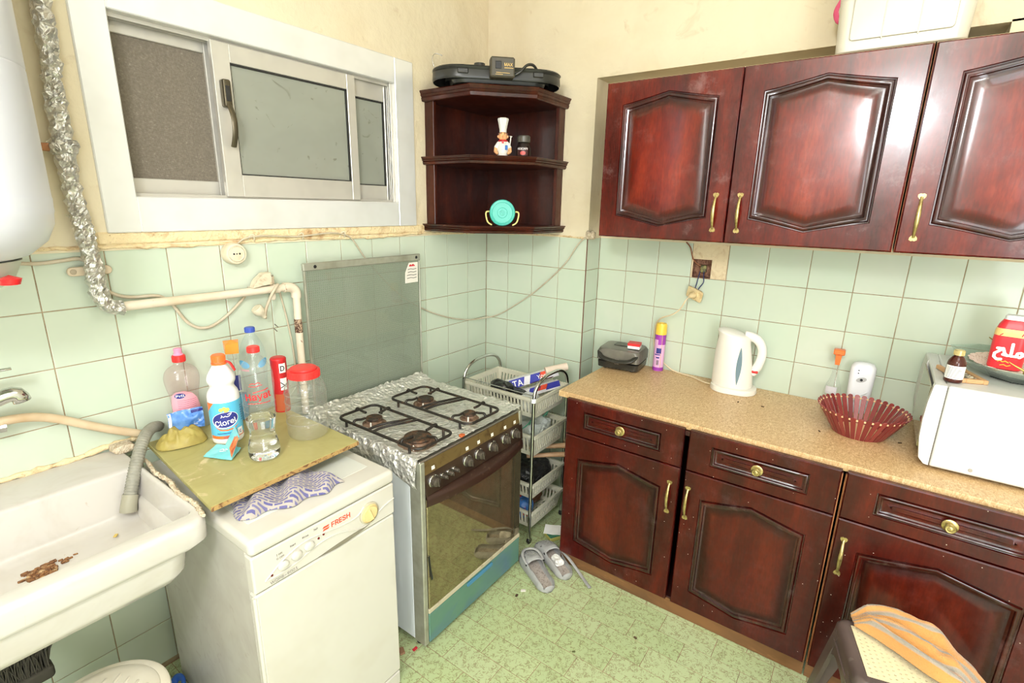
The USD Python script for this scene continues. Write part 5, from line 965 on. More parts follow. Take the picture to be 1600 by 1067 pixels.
single('pink_ribbon', 'loop of pink ribbon hanging at the left side of the milky storage box', 'ribbon', cat([sweep(spl([(-.16, -1.632, 2.40), (-.165, -1.622, 2.33), (-.17, -1.612, 2.285), (-.168, -1.628, 2.262), (-.168, -1.634, 2.29), (-.165, -1.628, 2.35)], 24), .008, 8, flat=(1.3, .4))]), mat('pink_ribbon', (232, 92, 132), .5), (-.165, -1.62, 2.27), True)

# ------------------------------------------------------------------ on the countertop
ZC = .8562
SMOKE = mat('smoked_plastic', (46, 45, 40), .22, var=[((70, 68, 60), 7, .45, .75, 4)]); SMOKE2 = mat('grey_top', (116, 112, 100), .25, var=[((90, 86, 78), 9, .4, .7)])
sm = thing('sandwich_maker', 'small black sandwich maker with a bowed front handle, in the left counter corner', 'sandwich maker', (.045, -.870, ZC), .10)
def srnd(a, b, r, z): return lift(rrect(-a, a, -b, b, r, 5), z)
part(sm, 'base', rings([srnd(.078, .094, .02, .006), srnd(.088, .104, .02, .010), srnd(.090, .106, .02, .040), srnd(.084, .1, .02, .043)]), SMOKE, 35)
part(sm, 'lid', rings([srnd(.084, .1, .02, .046), srnd(.094, .110, .02, .049), srnd(.093, .109, .02, .090), srnd(.086, .102, .03, .106), srnd(.07, .085, .03, .110)]), SMOKE2, 35)
part(sm, 'handle', sweep(spl([(-.082, .096, .088), (-.104, .082, .07), (-.112, .04, .058), (-.113, -.03, .056), (-.107, -.078, .068), (-.083, -.094, .086)], 30), .0105, 10, flat=(1.2, .7)), SMOKE, True)
part(sm, 'latch', cbox(-.096, -.086, -.012, .012, .036, .062, .002), mat('latch_grey', (150, 140, 128), .4), False)
part(sm, 'lid_plate', prism(rrect(-.01, .06, -.05, .05, .01, 3), .109, .113, .002), SMOKE, 35)
for a in (-.06, .06):
    for c in (-.07, .07): part(sm, 'foot', xf(lathe([(0, 0), (.010, 0), (.010, .008), (0, .008)], 12), t=(a, c, 0)), BLACK, 40)
mb = thing('matchbox', 'little red and white box lying on the sandwich maker', 'box', (.030, -.935, ZC + .1135), .2)
part(mb, 'carton', cbox(-.026, .026, -.030, .030, 0, .028, .001), WHITE_P, False); part(mb, 'red_top', cbox(-.0264, .0264, -.0304, .0304, .0145, .0285, .0008), RED_PR, False, label='red upper half')
x, y = .100, -1.040
sc = thing('spray_can', 'purple and pink aerosol can with a yellow cap on the counter', 'spray can', (x, y, ZC), face_cam(x, y))
part(sc, 'body', lathe([(0, .001), (.024, .001), (.0262, .003), (.0262, .190), (.0245, .195), (0, .195)], 32), mat('pink_lilac_tin', (226, 176, 214), .3), 40)
VIO = mat('violet_print', (160, 62, 170), .35)
part(sc, 'violet_bands', cat([cyl_patch(.0264, 0, .055, .004, .022), cyl_patch(.0264, .5, .022, .140, .190), cyl_patch(.0264, -.25, .026, .165, .190)]), VIO, False, kind='stuff')
part(sc, 'yellow_cap', lathe([(0, .190), (.0272, .190), (.0275, .194), (.0262, .238), (.0225, .246), (.012, .246), (.010, .240), (0, .240)], 32), mat('yellow_cap', (246, 204, 74), .35), 40)
part(sc, 'print', cat([cyl_patch(.0267, -.1, .012, .095, .122), cyl_patch(.0267, -.3, .014, .086, .091), cyl_patch(.0267, -.2, .008, .070, .076)]), NAVY, False, kind='stuff')
part(sc, 'barcode', cat([cyl_patch(.0267, -.35 + .05 * k, .0004, .035, .06) for k in range(9)]), GREY_INK, False, kind='stuff')
part(sc, 'seam_stripe', cyl_patch(.0266, .35, .0012, .022, .19), mat('gold_seam', (214, 178, 120), .4), False)
KW = mat('kettle_white', (234, 229, 216), .28)
kt = thing('kettle', 'cream white electric kettle with a blue-grey water gauge, on its base', 'kettle', (.035, -1.415, ZC), -math.pi / 2 + .12)   # local x towards the handle
part(kt, 'base', rings([lift(rrect(-.092, .10, -.075, .075, .07, 8), .001), lift(rrect(-.095, .103, -.078, .078, .074, 8), .006), lift(rrect(-.092, .10, -.075, .075, .07, 8), .024), lift(rrect(-.085, .09, -.07, .07, .066, 8), .028)]), KW, 40)
def kring(cx, rx, ry, z, dz=0): t = np.linspace(0, 2 * math.pi, 40, endpoint=False); return np.c_[cx + rx * np.cos(t) - (.010 * np.clip(-np.cos(t), 0, 1) ** 6 if z < .2 else 0), ry * np.sin(t), z - dz * np.cos(t)]
part(kt, 'body', rings([kring(0, .080, .070, .028), kring(0, .082, .072, .034), kring(-.004, .078, .068, .10), kring(-.010, .071, .063, .18), kring(-.016, .068, .058, .235, .012), kring(-.020, .070, .056, .258, .016)]), KW, 40)
part(kt, 'lid', rings([kring(-.020, .071, .057, .258, .016), kring(-.020, .070, .056, .265, .016), kring(-.016, .055, .042, .274, .014), kring(-.014, .02, .015, .277, .004)]), KW, 40)
part(kt, 'handle', sweep(spl([(.022, 0, .262), (.060, 0, .256), (.086, 0, .236), (.101, 0, .196), (.097, 0, .150), (.082, 0, .110), (.068, 0, .092)], 40), np.r_[np.linspace(.019, .0165, 20), np.linspace(.0165, .018, 20)], 14, flat=(.8, 1.1)), KW, True)
part(kt, 'switch', rsbox(.070, .096, -.016, .016, .098, .110, .004), mat('red_switch', (196, 42, 38), .3), 40, label='red switch under the handle')
gz = np.linspace(.05, .215, 20); gw = .0105 * np.sin((gz - .045) / .175 * math.pi).clip(0.05)
part(kt, 'water_gauge', [hull([(-.0 + .02 + s * w_, -.0685 + .012 * (z - .05) / .17 - .0 - d, z) for s in (-1, 1) for d in (0, .004) for z, w_ in ((za, wa), (zb_, wb2))]) for za, wa, zb_, wb2 in zip(gz[:-1], gw[:-1], gz[1:], gw[1:])], mat('gauge_blue', (112, 134, 142), .2), False)
x, y = .092, -1.795
ob = thing('cleaner_bottle', 'slim clear cleaner bottle with an orange trigger head against the tiles', 'bottle', (x, y, ZC), face_cam(x, y))
part(ob, 'body', shell(smooth_prof([(0, .002), (.028, .001), (.034, .006), (.034, .05), (.028, .09), (.018, .12), (.013, .15), (.0115, .19)], 50), 36, .65, 1), PET, True)
part(ob, 'liquid', lathe([(0, .004), (.031, .004), (.0325, .03), (0, .031)], 36, .62, .97), mat('orange_liquid', (236, 150, 130), .2, transmission_weight=.5), True)
part(ob, 'label', cyl_patch(.0205, -.2, .014, .060, .092, ry=.0315), mat('pale_label', (214, 210, 214), .4), False)
part(ob, 'trigger', hull([(-.011, -.013, .232), (.012, -.011, .232), (-.011, .013, .232), (.012, .011, .232), (-.008, -.009, .188), (.010, -.008, .186), (-.008, .009, .188), (.010, .008, .186)]), ORANGE, 30)
part(ob, 'nozzle_head', cbox(-.014, .022, -.020, .020, .230, .252, .003), ORANGE, False)
x, y = .095, -1.887
af = thing('air_freshener', 'white wall air freshener unit leaning behind the red slatted bowl', 'air freshener', (x, y, ZC), face_cam(x, y))
AFW = mat('freshener_white', (230, 230, 232), .3)
def aring(a, b, r, x0, z): return np.c_[rrect(x0 - b, x0 + b, -a, a, r, 5), np.full(24, z)]
part(af, 'body', rings([aring(.034, .026, .018, 0, .001), aring(.038, .030, .02, 0, .006), aring(.041, .032, .02, 0, .08), aring(.044, .031, .02, -.002, .16), aring(.043, .029, .02, -.004, .190), aring(.034, .022, .016, -.006, .205), aring(.016, .012, .008, -.006, .210)]), AFW, 40)
part(af, 'nozzle_plate', frame(lathe([(0, 0), (.017, 0), (.018, .002), (0, .0025)], 24, 1, .55), (.0300, 0, .145), (-.15, .95, .3), (0, -.3, .95)), mat('grey_silver', (178, 176, 172), .35), 40)
part(af, 'nozzle', frame(lathe([(0, 0), (.005, 0), (.005, .0045), (.003, .004), (0, .003)], 14), (.0302, 0, .145), (0, 1, 0), (0, 0, 1)), BLACK, 40)
for z in (.170, .182): part(af, 'sensor', frame(lathe([(0, 0), (.0024, 0), (0, .0018)], 8), (.0285, -.014, z), (0, 1, 0), (0, 0, 1)), BLACK, 40)
part(af, 'swoosh_ridge', sweep(spl([(.0325, .030, .100), (.0335, .012, .085), (.0335, -.006, .070), (.0328, -.016, .040)], 16), .003, 8), AFW, True)
# slatted bowl
SL = [mat(f'red_slat_{i}', c, .28) for i, c in enumerate([(136, 54, 52), (146, 62, 58), (124, 46, 46)])]
BEAD = mat('wood_bead', (226, 190, 140), .4)
sb = thing('slatted_bowl', 'round bowl of dark red wooden slats beside the microwave', 'bowl', (-.155, -1.908, ZC))
part(sb, 'base_disc', lathe([(0, .001), (.083, .001), (.084, .006), (.080, .010), (0, .010)], 40), BEAD, 40)
NS = 38
for k in range(NS):
    t = 2 * math.pi * k / NS; c, s = math.cos(t), math.sin(t)
    P = np.array([(-.0064, 0), (.0064, 0), (.0082, .112), (.0062, .1165), (0, .1185), (-.0062, .1165), (-.0082, .112)])
    ey = np.array([.062 * c, .062 * s, .1]); ex = np.array([-s, c, 0])
    part(sb, 'slat', frame(prism(P, -.0018, .0018, .0006, 1), (.083 * c, .083 * s, .003), ex, ey), SL[k % 3], False)
part(sb, 'beads', [xf(trimesh.creation.icosphere(1, .0042), t=(.138 * math.cos(2 * math.pi * (k + .5) / NS), .138 * math.sin(2 * math.pi * (k + .5) / NS), .0925)) for k in range(NS)], BEAD, True, kind='stuff')
part(sb, 'wire_hoop', sweep(lift(np.c_[.138 * np.cos(np.linspace(0, 6.2832, 60, endpoint=False)), .138 * np.sin(np.linspace(0, 6.2832, 60, endpoint=False))], .0925), .0014, 6, closed=True), STEEL, True)
for i, (px, py, a) in enumerate(((-.232, -1.79, .4), (-.10, -1.57, 1.2), (-.165, -2.035, 2.0), (-.11, -1.475, .2))):
    single('crumb', ['dark crumb on the counter in front of the slatted bowl', 'dark crumb on the open counter left of the slatted bowl', 'dark crumb between the slatted bowl and the microwave', 'dark crumb on the counter in front of the kettle'][i], 'crumb', xf(disp(rsbox(-.006, .006, -.003, .003, 0, .003, .0014), .001, 200, i), rot('z', a), (px, py, ZC)), mat(f'crumb_{i}', (96, 72, 46), .8), (px, py, ZC))
# microwave
MW = mat('microwave_enamel', (214, 213, 207), .32, var=[((208, 205, 196), 4, .45, .75, 4), ((198, 188, 164), 6, .66, .8, 5)])
MG = clear('microwave_glass', (.62, .68, .64), .03, 1.5, .28, (150, 160, 150))
mw = thing('microwave', 'white microwave seen from its side at the right end of the counter', 'microwave', (-.1, -2.3, ZC))
MX0, MX1, MY0, MY1, MZ0, MZ1 = -.343, .125, -2.56, -2.105, .866, 1.140
part(mw, 'case', rsbox(MX0, MX1, MY0, MY1, MZ0, MZ1, .008), MW, 40, world=True)
prof = np.array([(MY1 + .0005, MZ0 + .002), (MY1 + .014, MZ0 + .004), (MY1 + .030, MZ0 + .022), (MY1 + .040, MZ0 + .09), (MY1 + .042, MZ0 + .15), (MY1 + .040, MZ0 + .21), (MY1 + .034, MZ1 - .006), (MY1 + .030, MZ1 - .001), (MY1 + .0005, MZ1 - .001)])
part(mw, 'front_frame', cat([xf(prism(prof, 0, .030, .002), np.array([[0, 0, 1], [1, 0, 0], [0, 1, 0]]), (MX0 + .001, 0, 0)), xf(prism(prof, 0, .12, .002), np.array([[0, 0, 1], [1, 0, 0], [0, 1, 0]]), (MX1 - .121, 0, 0)), cbox(MX0 + .02, MX1 - .1, MY1 + .001, MY1 + .03, MZ1 - .018, MZ1 - .0015, .003), cbox(MX0 + .02, MX1 - .1, MY1 + .001, MY1 + .024, MZ0 + .006, MZ0 + .03, .003)]), MW, 30, world=True)
part(mw, 'door_glass', rings([np.array([(x, MY1 + .0415 + dy - .003 * abs(k - 1), z) for k, z in enumerate((MZ0 + .05, MZ0 + .14, MZ1 - .02))] + [(x, MY1 + .0375 + dy - .003 * abs(k - 1), z) for k, z in reversed(list(enumerate((MZ0 + .05, MZ0 + .14, MZ1 - .02))))]) for x, dy in ((MX0 + .028, 0), (MX1 - .118, 0))]), OVEN_GLASS, 40, world=True)
part(mw, 'seam', cbox(MX0 - .0008, MX0 + .01, MY1 - .0012, MY1 + .0006, MZ0 + .004, MZ1 - .003, .0002), mat('seam_dark', (110, 104, 92), .6), False, world=True)
for x in (MX0 + .05, MX1 - .05):
    for y in (MY0 + .05, MY1 - .05): part(mw, 'foot', xf(lathe([(0, 0), (.014, 0), (.014, .012), (0, .012)], 14), t=(x, y, ZC)), BLACK, 40, world=True)
part(mw, 'screw', frame(lathe([(0, -.001), (.006, -.001), (.005, .002), (0, .0025)], 12), (MX0, -2.205, .885), (0, -1, 0), (0, 0, 1)), STEEL, 40, world=True)
x, y = -.278, -2.118
md = thing('medicine_bottle', 'brown medicine bottle with a white label and gold cap on the microwave', 'bottle', (x, y, MZ1 + .0005), face_cam(x, y))
part(md, 'glass', shell(smooth_prof([(0, .001), (.020, .001), (.0235, .004), (.024, .01), (.024, .056), (.0225, .066), (.016, .080), (.0105, .088), (.0105, .092)], 44), 32), mat('amber_glass', (92, 40, 28), .08, transmission_weight=.45), True)
part(md, 'cap', cap_mesh(.0135, .088, .017, 30), mat('gold_cap', (214, 196, 140), .3, metallic=.6), 30)
part(md, 'label', cyl_patch(.0243, .1, .030, .014, .056), WHITE_P, False)
part(md, 'label_print', cat([wrap(strokes([[(-.022, .050 - .0045 * k), (-.022 + .03 + .012 * ((k * 7) % 3) / 3, .050 - .0045 * k)] for k in range(8)], .0012, .0003), .0247, .1)]), GREY_INK, False, kind='stuff')
x, y = -.06, -2.262
tg = thing('glass_tray', 'octagonal glass serving tray with gold handles and a lace doily on the microwave', 'tray', (-.07, -2.33, MZ1 + .0005), 0)
def octa(a, b, c): return np.array([(a, -b + c), (a, b - c), (a - c, b), (-a + c, b), (-a, b - c), (-a, -b + c), (-a + c, -b), (a - c, -b)])
TGL = clear('tray_glass', (.86, .92, .89), .03, 1.5, .12, (200, 212, 204))
part(tg, 'dish', rings([lift(octa(.11, .11, .05), .004), lift(octa(.115, .115, .05), .007), lift(octa(.20, .20, .085), .050), lift(octa(.203, .203, .086), .056), lift(octa(.196, .196, .084), .057), lift(octa(.112, .112, .05), .014)]), TGL, False)
part(tg, 'dark_base', rings([lift(octa(.105, .105, .045), .0005), lift(octa(.107, .107, .045), .0038)]), mat('dark_glass_base', (60, 62, 58), .2), False)
def lace_mat():
    N = {'g': ('geometry', {}), 'v': ('voronoi_texture', {'scale': 130.0}), 'r': ('rgb_ramp', {'ramp': [(0, lin((188, 160, 138))), (.25, lin((206, 180, 158))), (.45, lin((232, 216, 200)))]}), 'p': ('principled_bsdf', {'roughness': .8})}
    return usdkit.material(stage, '/World/Looks/lace', N, [('g.position', 'v.vector'), ('v.distance', 'r.fac'), ('r.color', 'p.base_color')], surface='p.BSDF')
t_ = np.linspace(0, 2 * math.pi, 96, endpoint=False); rr_ = .158 + .006 * np.abs(np.sin(12 * t_))
part(tg, 'doily', rings([np.c_[k * rr_ * np.cos(t_), k * rr_ * np.sin(t_), np.full(96, .0165 + max(0, k * .158 - .115) * .52 + dz)] for k, dz in ((.1, .0), (.70, 0), (.85, .002), (1.0, .0035), (1.0, .0055), (.85, .0045), (.70, .003), (.1, .002))]), lace_mat(), 40)
for s in (1, -1):
    h = part(tg, 'handle', sweep(spl([(s * .192, -.05, .058), (s * .196, -.03, .078), (s * .198, 0, .083), (s * .196, .03, .078), (s * .192, .05, .058)], 24), .004, 8), GOLDM := mat(f'gold_metal_{(s + 1) // 2}', (214, 176, 92), .2, metallic=1.0), True)
    for q in (-1, 1): part(h, 'handle_ball', xf(trimesh.creation.icosphere(2, .008), t=(s * .192, q * .05, .058)), GOLDM, True); part(h, 'handle_leaf', sweep(spl([(s * .193, q * .05, .062), (s * .195, q * .075, .074), (s * .196, q * .095, .086)], 8), np.linspace(.004, .0015, 8), 6), GOLDM, True)
sp2 = thing('salt_pack', 'red and yellow salt carton with large white Arabic lettering on the glass tray', 'carton', (x, y, MZ1 + .0185), face_cam(x, y))
def scr(rx, z): return lift(rrect(-rx * .7, rx * .7, -rx, rx, rx * .55, 6), z)
part(sp2, 'body', rings([scr(.040, .004), scr(.043, .009), scr(.0445, .10), scr(.043, .13), scr(.038, .150), scr(.030, .166), scr(.026, .168)]), mat('salt_red', (232, 52, 60), .35), 40)
part(sp2, 'cap', rings([scr(.028, .166), scr(.029, .169), scr(.028, .180), scr(.026, .182)]), HDPE, 40)
fc = .0318
part(sp2, 'yellow_band', rings([scr(.0443, .114), scr(.0438, .128), scr(.0420, .138), scr(.0414, .138), scr(.0437, .114)], False, False), mat('salt_yellow', (246, 206, 132), .4), False)
part(sp2, 'emblem', frame(cat([extr(affinity.translate(Point(0, 0).buffer(.0085), -.004, .136), .004)]), (fc + .0000, 0, 0), (0, 1, 0), (-.06, 0, 1)), RED_PR, False)
part(sp2, 'emblem_figure', frame(cat([xf(text('1', .008, .0004, True), t=(-.004, .132, .0036))]), (fc + .0006, 0, 0), (0, 1, 0), (-.06, 0, 1)), WHITE_P, False)
part(sp2, 'arabic_print', frame(strokes([[(.033, .066), (.036, .058), (.030, .051), (.022, .055), (.024, .064), (.031, .067)], [(.024, .053), (.010, .052), (.008, .053)], [(.008, .092), (.009, .06), (.008, .053), (.0, .052), (-.010, .054)], [(-.026, .073), (-.012, .074), (-.020, .065), (-.030, .055), (-.030, .043), (-.022, .036), (-.012, .038)], [(-.012, .074), (-.006, .058), (.0, .053)]], .0085), (fc + .0010, 0, 0), (0, 1, 0), (0, 0, 1)), WHITE_P, False, label='large white Arabic lettering')
part(sp2, 'red_script', frame(strokes([[(-.028, .116), (-.022, .122), (-.016, .116), (-.010, .121), (-.004, .117), (.004, .122), (.012, .117), (.018, .124)], [(.022, .118), (.026, .128), (.030, .120)], [(-.008, .128), (-.002, .129)]], .0028), (fc - .0004, 0, 0), (0, 1, 0), (-.012, 0, 1)), RED_PR, False)
part(sp2, 'yellow_print', frame(strokes([[(-.018, .030), (-.012, .033), (-.006, .029), (.0, .033), (.008, .029)], [(-.010, .018), (-.002, .021), (.006, .017), (.014, .021)]], .003), (fc + .0006, 0, 0), (0, 1, 0), (0, 0, 1)), mat('salt_gold', (240, 196, 72), .4), False)
wtv = thing('bead_trivet', 'small tan wooden trivet with beads under the glass tray, beside the medicine bottle', 'trivet', (-.17, -2.14, MZ1 + .0005), .35)
part(wtv, 'bar', cbox(-.10, .06, -.035, -.022, 0, .014, .002), mat('tan_wood', (206, 160, 112), .5), False)
part(wtv, 'bar', cbox(-.10, .06, .024, .037, 0, .014, .002), '/World/Looks/tan_wood', False); part(wtv, 'bar', cbox(-.10, -.086, -.022, .024, 0, .014, .002), '/World/Looks/tan_wood', False)
part(wtv, 'beads', [xf(trimesh.creation.icosphere(1, .006), t=(-.07 + .018 * (k % 7), -.012 + .013 * (k // 7), .007)) for k in range(14)], mat('speckled_bead', (196, 186, 160), .5, var=[((104, 96, 80), 120, .5, .6)]), True, kind='stuff')
# ------------------------------------------------------------------ the basket trolley
BSK = mat('basket_plastic', (206, 202, 182), .45, var=[((190, 184, 160), 6, .45, .75)])
tr = thing('basket_trolley', 'narrow chrome trolley of four cream plastic baskets between cooker and cabinets', 'trolley', (-.313, -.45, 0))
RX0, RX1, RY0, RY1 = -.470, -.156, -.664, -.232
for y in (RY0, RY1):
    part(tr, 'side_hoop', sweep(np.vstack([[(RX0, y, .012), (RX0, y, .40)], spl([(RX0, y, .77), (RX0 + .012, y, .815), (RX0 + .05, y, .85), (-.313, y, .868), (RX1 - .05, y, .85), (RX1 - .012, y, .815), (RX1, y, .77)], 28), [(RX1, y, .40), (RX1, y, .012)]]), .0085, 12), CHROME, True, world=True)
    for x in (RX0, RX1):
        part(tr, 'castor', cat([frame(lathe([(0, -.007), (.014, -.007), (.016, -.004), (.016, .004), (.014, .007), (0, .007)], 16), (x, y, .0165), (1, 0, 0), (0, 0, 1))]), BLACK, 40, world=True)
part(tr, 'joint_cap', xf(lathe([(.0086, -.012), (.0125, -.010), (.013, .006), (.0086, .010)], 14), t=(RX0, RY0, .772)), HDPE, 40, world=True)
for y in (RY0 + .0,): part(tr, 'side_wire', sweep([(RX0, y, .795), (RX0, RY1, .795)], .0025, 6), CHROME, True, world=True)
def frus(a, b, z0, z1, dx, dy, d):   # a tapered box as a manifold, inset by d
    P = []
    for z, k in ((z0, 1), (z1, 0)):
        P += [(sx * (a - d - k * dx), sy * (b - d - k * dy), z) for sx in (-1, 1) for sy in (-1, 1)]
    return m3.Manifold.hull_points(P)
def basket(zr, h):
    a, b = .146, .222; z0 = zr - h; M = frus(a, b, z0, zr, .016, .016, 0)
    M = M + bw(-a - .006, a + .006, -b - .006, b + .006, zr - .014, zr)
    M = M - frus(a, b, z0 + .004, zr + .01, .016, .016, .0035)
    n = 13
    for k in range(n):
        x = -a + .035 + (2 * a - .07) * k / (n - 1); M = M - bw(x - .0050, x + .0050, -b - .02, b + .02, z0 + .022, zr - .024)
    for k in range(19):
        y = -b + .035 + (2 * b - .07) * k / 18; M = M - bw(-a - .02, a + .02, y - .0050, y + .0050, z0 + .022, zr - .024)
    for i in range(7):
        for j in range(10): M = M - bw(-.11 + .0367 * i - .010, -.11 + .0367 * i + .010, -.18 + .04 * j - .012, -.18 + .04 * j + .012, z0 - .01, z0 + .006)
    part(tr, 'basket', M.translate([-.313, -.448, 0]), BSK, False, world=True)
BZ = [(.775, .105), (.585, .115), (.325, .09), (.170, .10)]
for zr, h in BZ: basket(zr, h)
# what the baskets hold
BAGB = mat('black_bag', (34, 34, 33), .25, var=[((60, 60, 58), 30, .6, .75)]); BAGW = clear('thin_white_bag', (.95, .96, .95), .2, 1.3, .5, (232, 234, 230))
def lump(x, y, z, sx, sy, sz, amp, seed, fine=.012): return disp(subd(rsbox(x - sx, x + sx, y - sy, y + sy, z, z + sz, min(sx, sy, sz / 2) * .8), fine), amp, 30, seed)
def carton(name, label, c0, c1, w, h, up, bands):
    c0, c1 = np.array(c0), np.array(c1); L = np.linalg.norm(c1 - c0); t = thing(name, label, 'box', tuple(c0)); ex = (c1 - c0) / L
    F = lambda m: frame(m, (0, 0, 0), ex, up)
    part(t, 'carton', F(cbox(0, L, 0, h, -w / 2, w / 2, .001)), mat(name + '_white_' + str(len(_used)), (226, 224, 226), .4), False)
    for i, (u0, u1, v0, v1, m_) in enumerate(bands): part(t, 'print_band', F(extr(Polygon([(L * u0, h * v0), (L * u1, h * v0), (L * (u1 + .03), h * v1), (L * (u0 + .03), h * v1)]), .0006) if 0 else xf(extr(Polygon([(L * u0, h * v0), (L * u1, h * v0), (L * min(1, u1 + .05), h * v1), (L * min(1, u0 + .05), h * v1)]), .0006), t=(0, 0, w / 2))), m_, False)
    return t, F, L
CB = mat('carton_blue', (58, 62, 162), .35); CO = mat('carton_orange', (232, 82, 52), .35)
t, F, L = carton('film_carton', 'blue and orange cling film carton with white lettering leaning in the top basket', (-.350, -.425, .738), (-.145, -.600, .800), .045, .045, (0, .25, 1), [(0, .30, 0, 1, CB), (.42, .62, .05, 1, CB), (.60, .88, .35, 1, CO), (.42, .85, 0, .12, mat('dark_red_strip', (72, 22, 26), .4))])
part(t, 'lettering', F(xf(text('TA', .030, .0004, True), t=(.055, .006, .0232))), WHITE_P, False); part(t, 'lettering', F(xf(text('Yoston', .020, .0004, True), t=(.205, .014, .0234))), WHITE_P, False)
t, F, L = carton('foil_carton', 'second blue and orange kitchen-roll carton lying lower in the top basket', (-.345, -.47, .690), (-.165, -.625, .745), .04, .04, (0, .25, 1), [(0, .18, .2, .8, CB), (.3, .55, .4, 1, CB), (.5, .7, .4, 1, CO), (.68, 1, .25, 1, CB)])
single('cardboard_tube', 'pale cardboard roll end sticking out of the top basket', 'tube', cat([sweep([(-.215, -.565, .832), (-.125, -.640, .850)], .020, 18, cap=False), sweep([(-.215, -.565, .832), (-.125, -.640, .850)], .0165, 18)]), mat('pale_tube', (226, 208, 188), .6), (-.16, -.6, .81), 40)
single('black_bag', 'black plastic bag bundled in the top basket of the trolley', 'bag', cat([lump(-.405, -.425, .715, .042, .058, .085, .010, 4), lump(-.375, -.50, .705, .035, .05, .06, .012, 9)]), BAGB, (-.40, -.44, .71), 25)
single('clear_bag', 'crinkled see-through bag beside the film cartons in the top basket', 'bag', lump(-.405, -.600, .685, .032, .045, .09, .010, 6), BAGW, (-.405, -.600, .685), 25)
sb2 = thing('shopping_bag', 'white plastic bag with green handles in the second basket', 'bag', (-.30, -.52, .475))
part(sb2, 'bag', lump(-.30, -.53, .476, .10, .095, .125, .016, 11), mat('white_bag', (222, 228, 220), .3, transmission_weight=.2), 30, world=True)
for k, (a, c) in enumerate(((-.395, -.60), (-.235, -.60))): part(sb2, 'green_handle', sweep(spl([(a - .02, c + .03, .585), (a - .012, c, .618), (a + .010, c + .004, .622), (a + .024, c + .02, .588)], 18), .006, 8, flat=(1.5, .5)), mat(f'green_handle_{k}', (84, 168, 132), .35), True, world=True)
single('black_bin_bag', 'shiny black bin bag heaped in the third basket', 'bag', lump(-.315, -.51, .242, .115, .12, .118, .016, 21, .014), BAGB, (-.31, -.5, .24), 20)
for i, (a, b_, l) in enumerate((((-.36, -.45, .415), (-.135, -.725, .432), 'longer upper wooden stick laid across the third basket'), ((-.335, -.545, .392), (-.145, -.755, .392), 'lower wooden stick laid across the third basket')))  :
    single('wooden_stick', l, 'stick', sweep(spl([a, ((a[0] + b_[0]) / 2, (a[1] + b_[1]) / 2, (a[2] + b_[2]) / 2 + .004), b_], 10), np.linspace(.010, .015, 10), 12), mat(f'stick_wood_{i}', (196, 156, 118), .5), a, 40)
pk = thing('blue_packet', 'blue and red printed packet in the lowest basket', 'packet', (-.38, -.54, .08))
part(pk, 'pouch', lump(-.385, -.54, .078, .055, .075, .105, .008, 31), mat('packet_blue_red', (64, 118, 186), .35, var=[((204, 60, 48), 14, .54, .58), ((226, 228, 232), 24, .62, .66)]), 40, world=True)
single('brown_bundle', 'brown bundle behind the blue packet in the lowest basket', 'bundle', lump(-.25, -.47, .078, .06, .10, .075, .010, 33), mat('brown_bundle', (112, 74, 48), .7), (-.25, -.47, .08), 40)
sg = thing('sponge_pack', 'green and yellow sponge lying on the floor under a white paper by the trolley', 'sponge', (-.335, -.745, 0))
part(sg, 'sponge', xf(rsbox(-.055, .055, -.035, .035, .0005, .024, .006), rot('z', -.5), (-.335, -.745, 0)), mat('yellow_sponge', (206, 200, 110), .9, bump=(300, .003)), 40, world=True)
part(sg, 'green_scourer', xf(rsbox(-.056, .056, -.036, .036, .024, .032, .003), rot('z', -.5), (-.335, -.745, 0)), mat('green_scourer', (66, 128, 96), .95, bump=(400, .003)), 40, world=True)
single('paper_scrap', 'folded white paper scrap on top of the green sponge', 'paper', sheet(quad((-.400, -.705, .034), (-.355, -.790, .034), (-.295, -.760, .044), (-.340, -.680, .046), amp=.004, seed=3), .001), WHITE_P, (-.35, -.735, .034), 40)

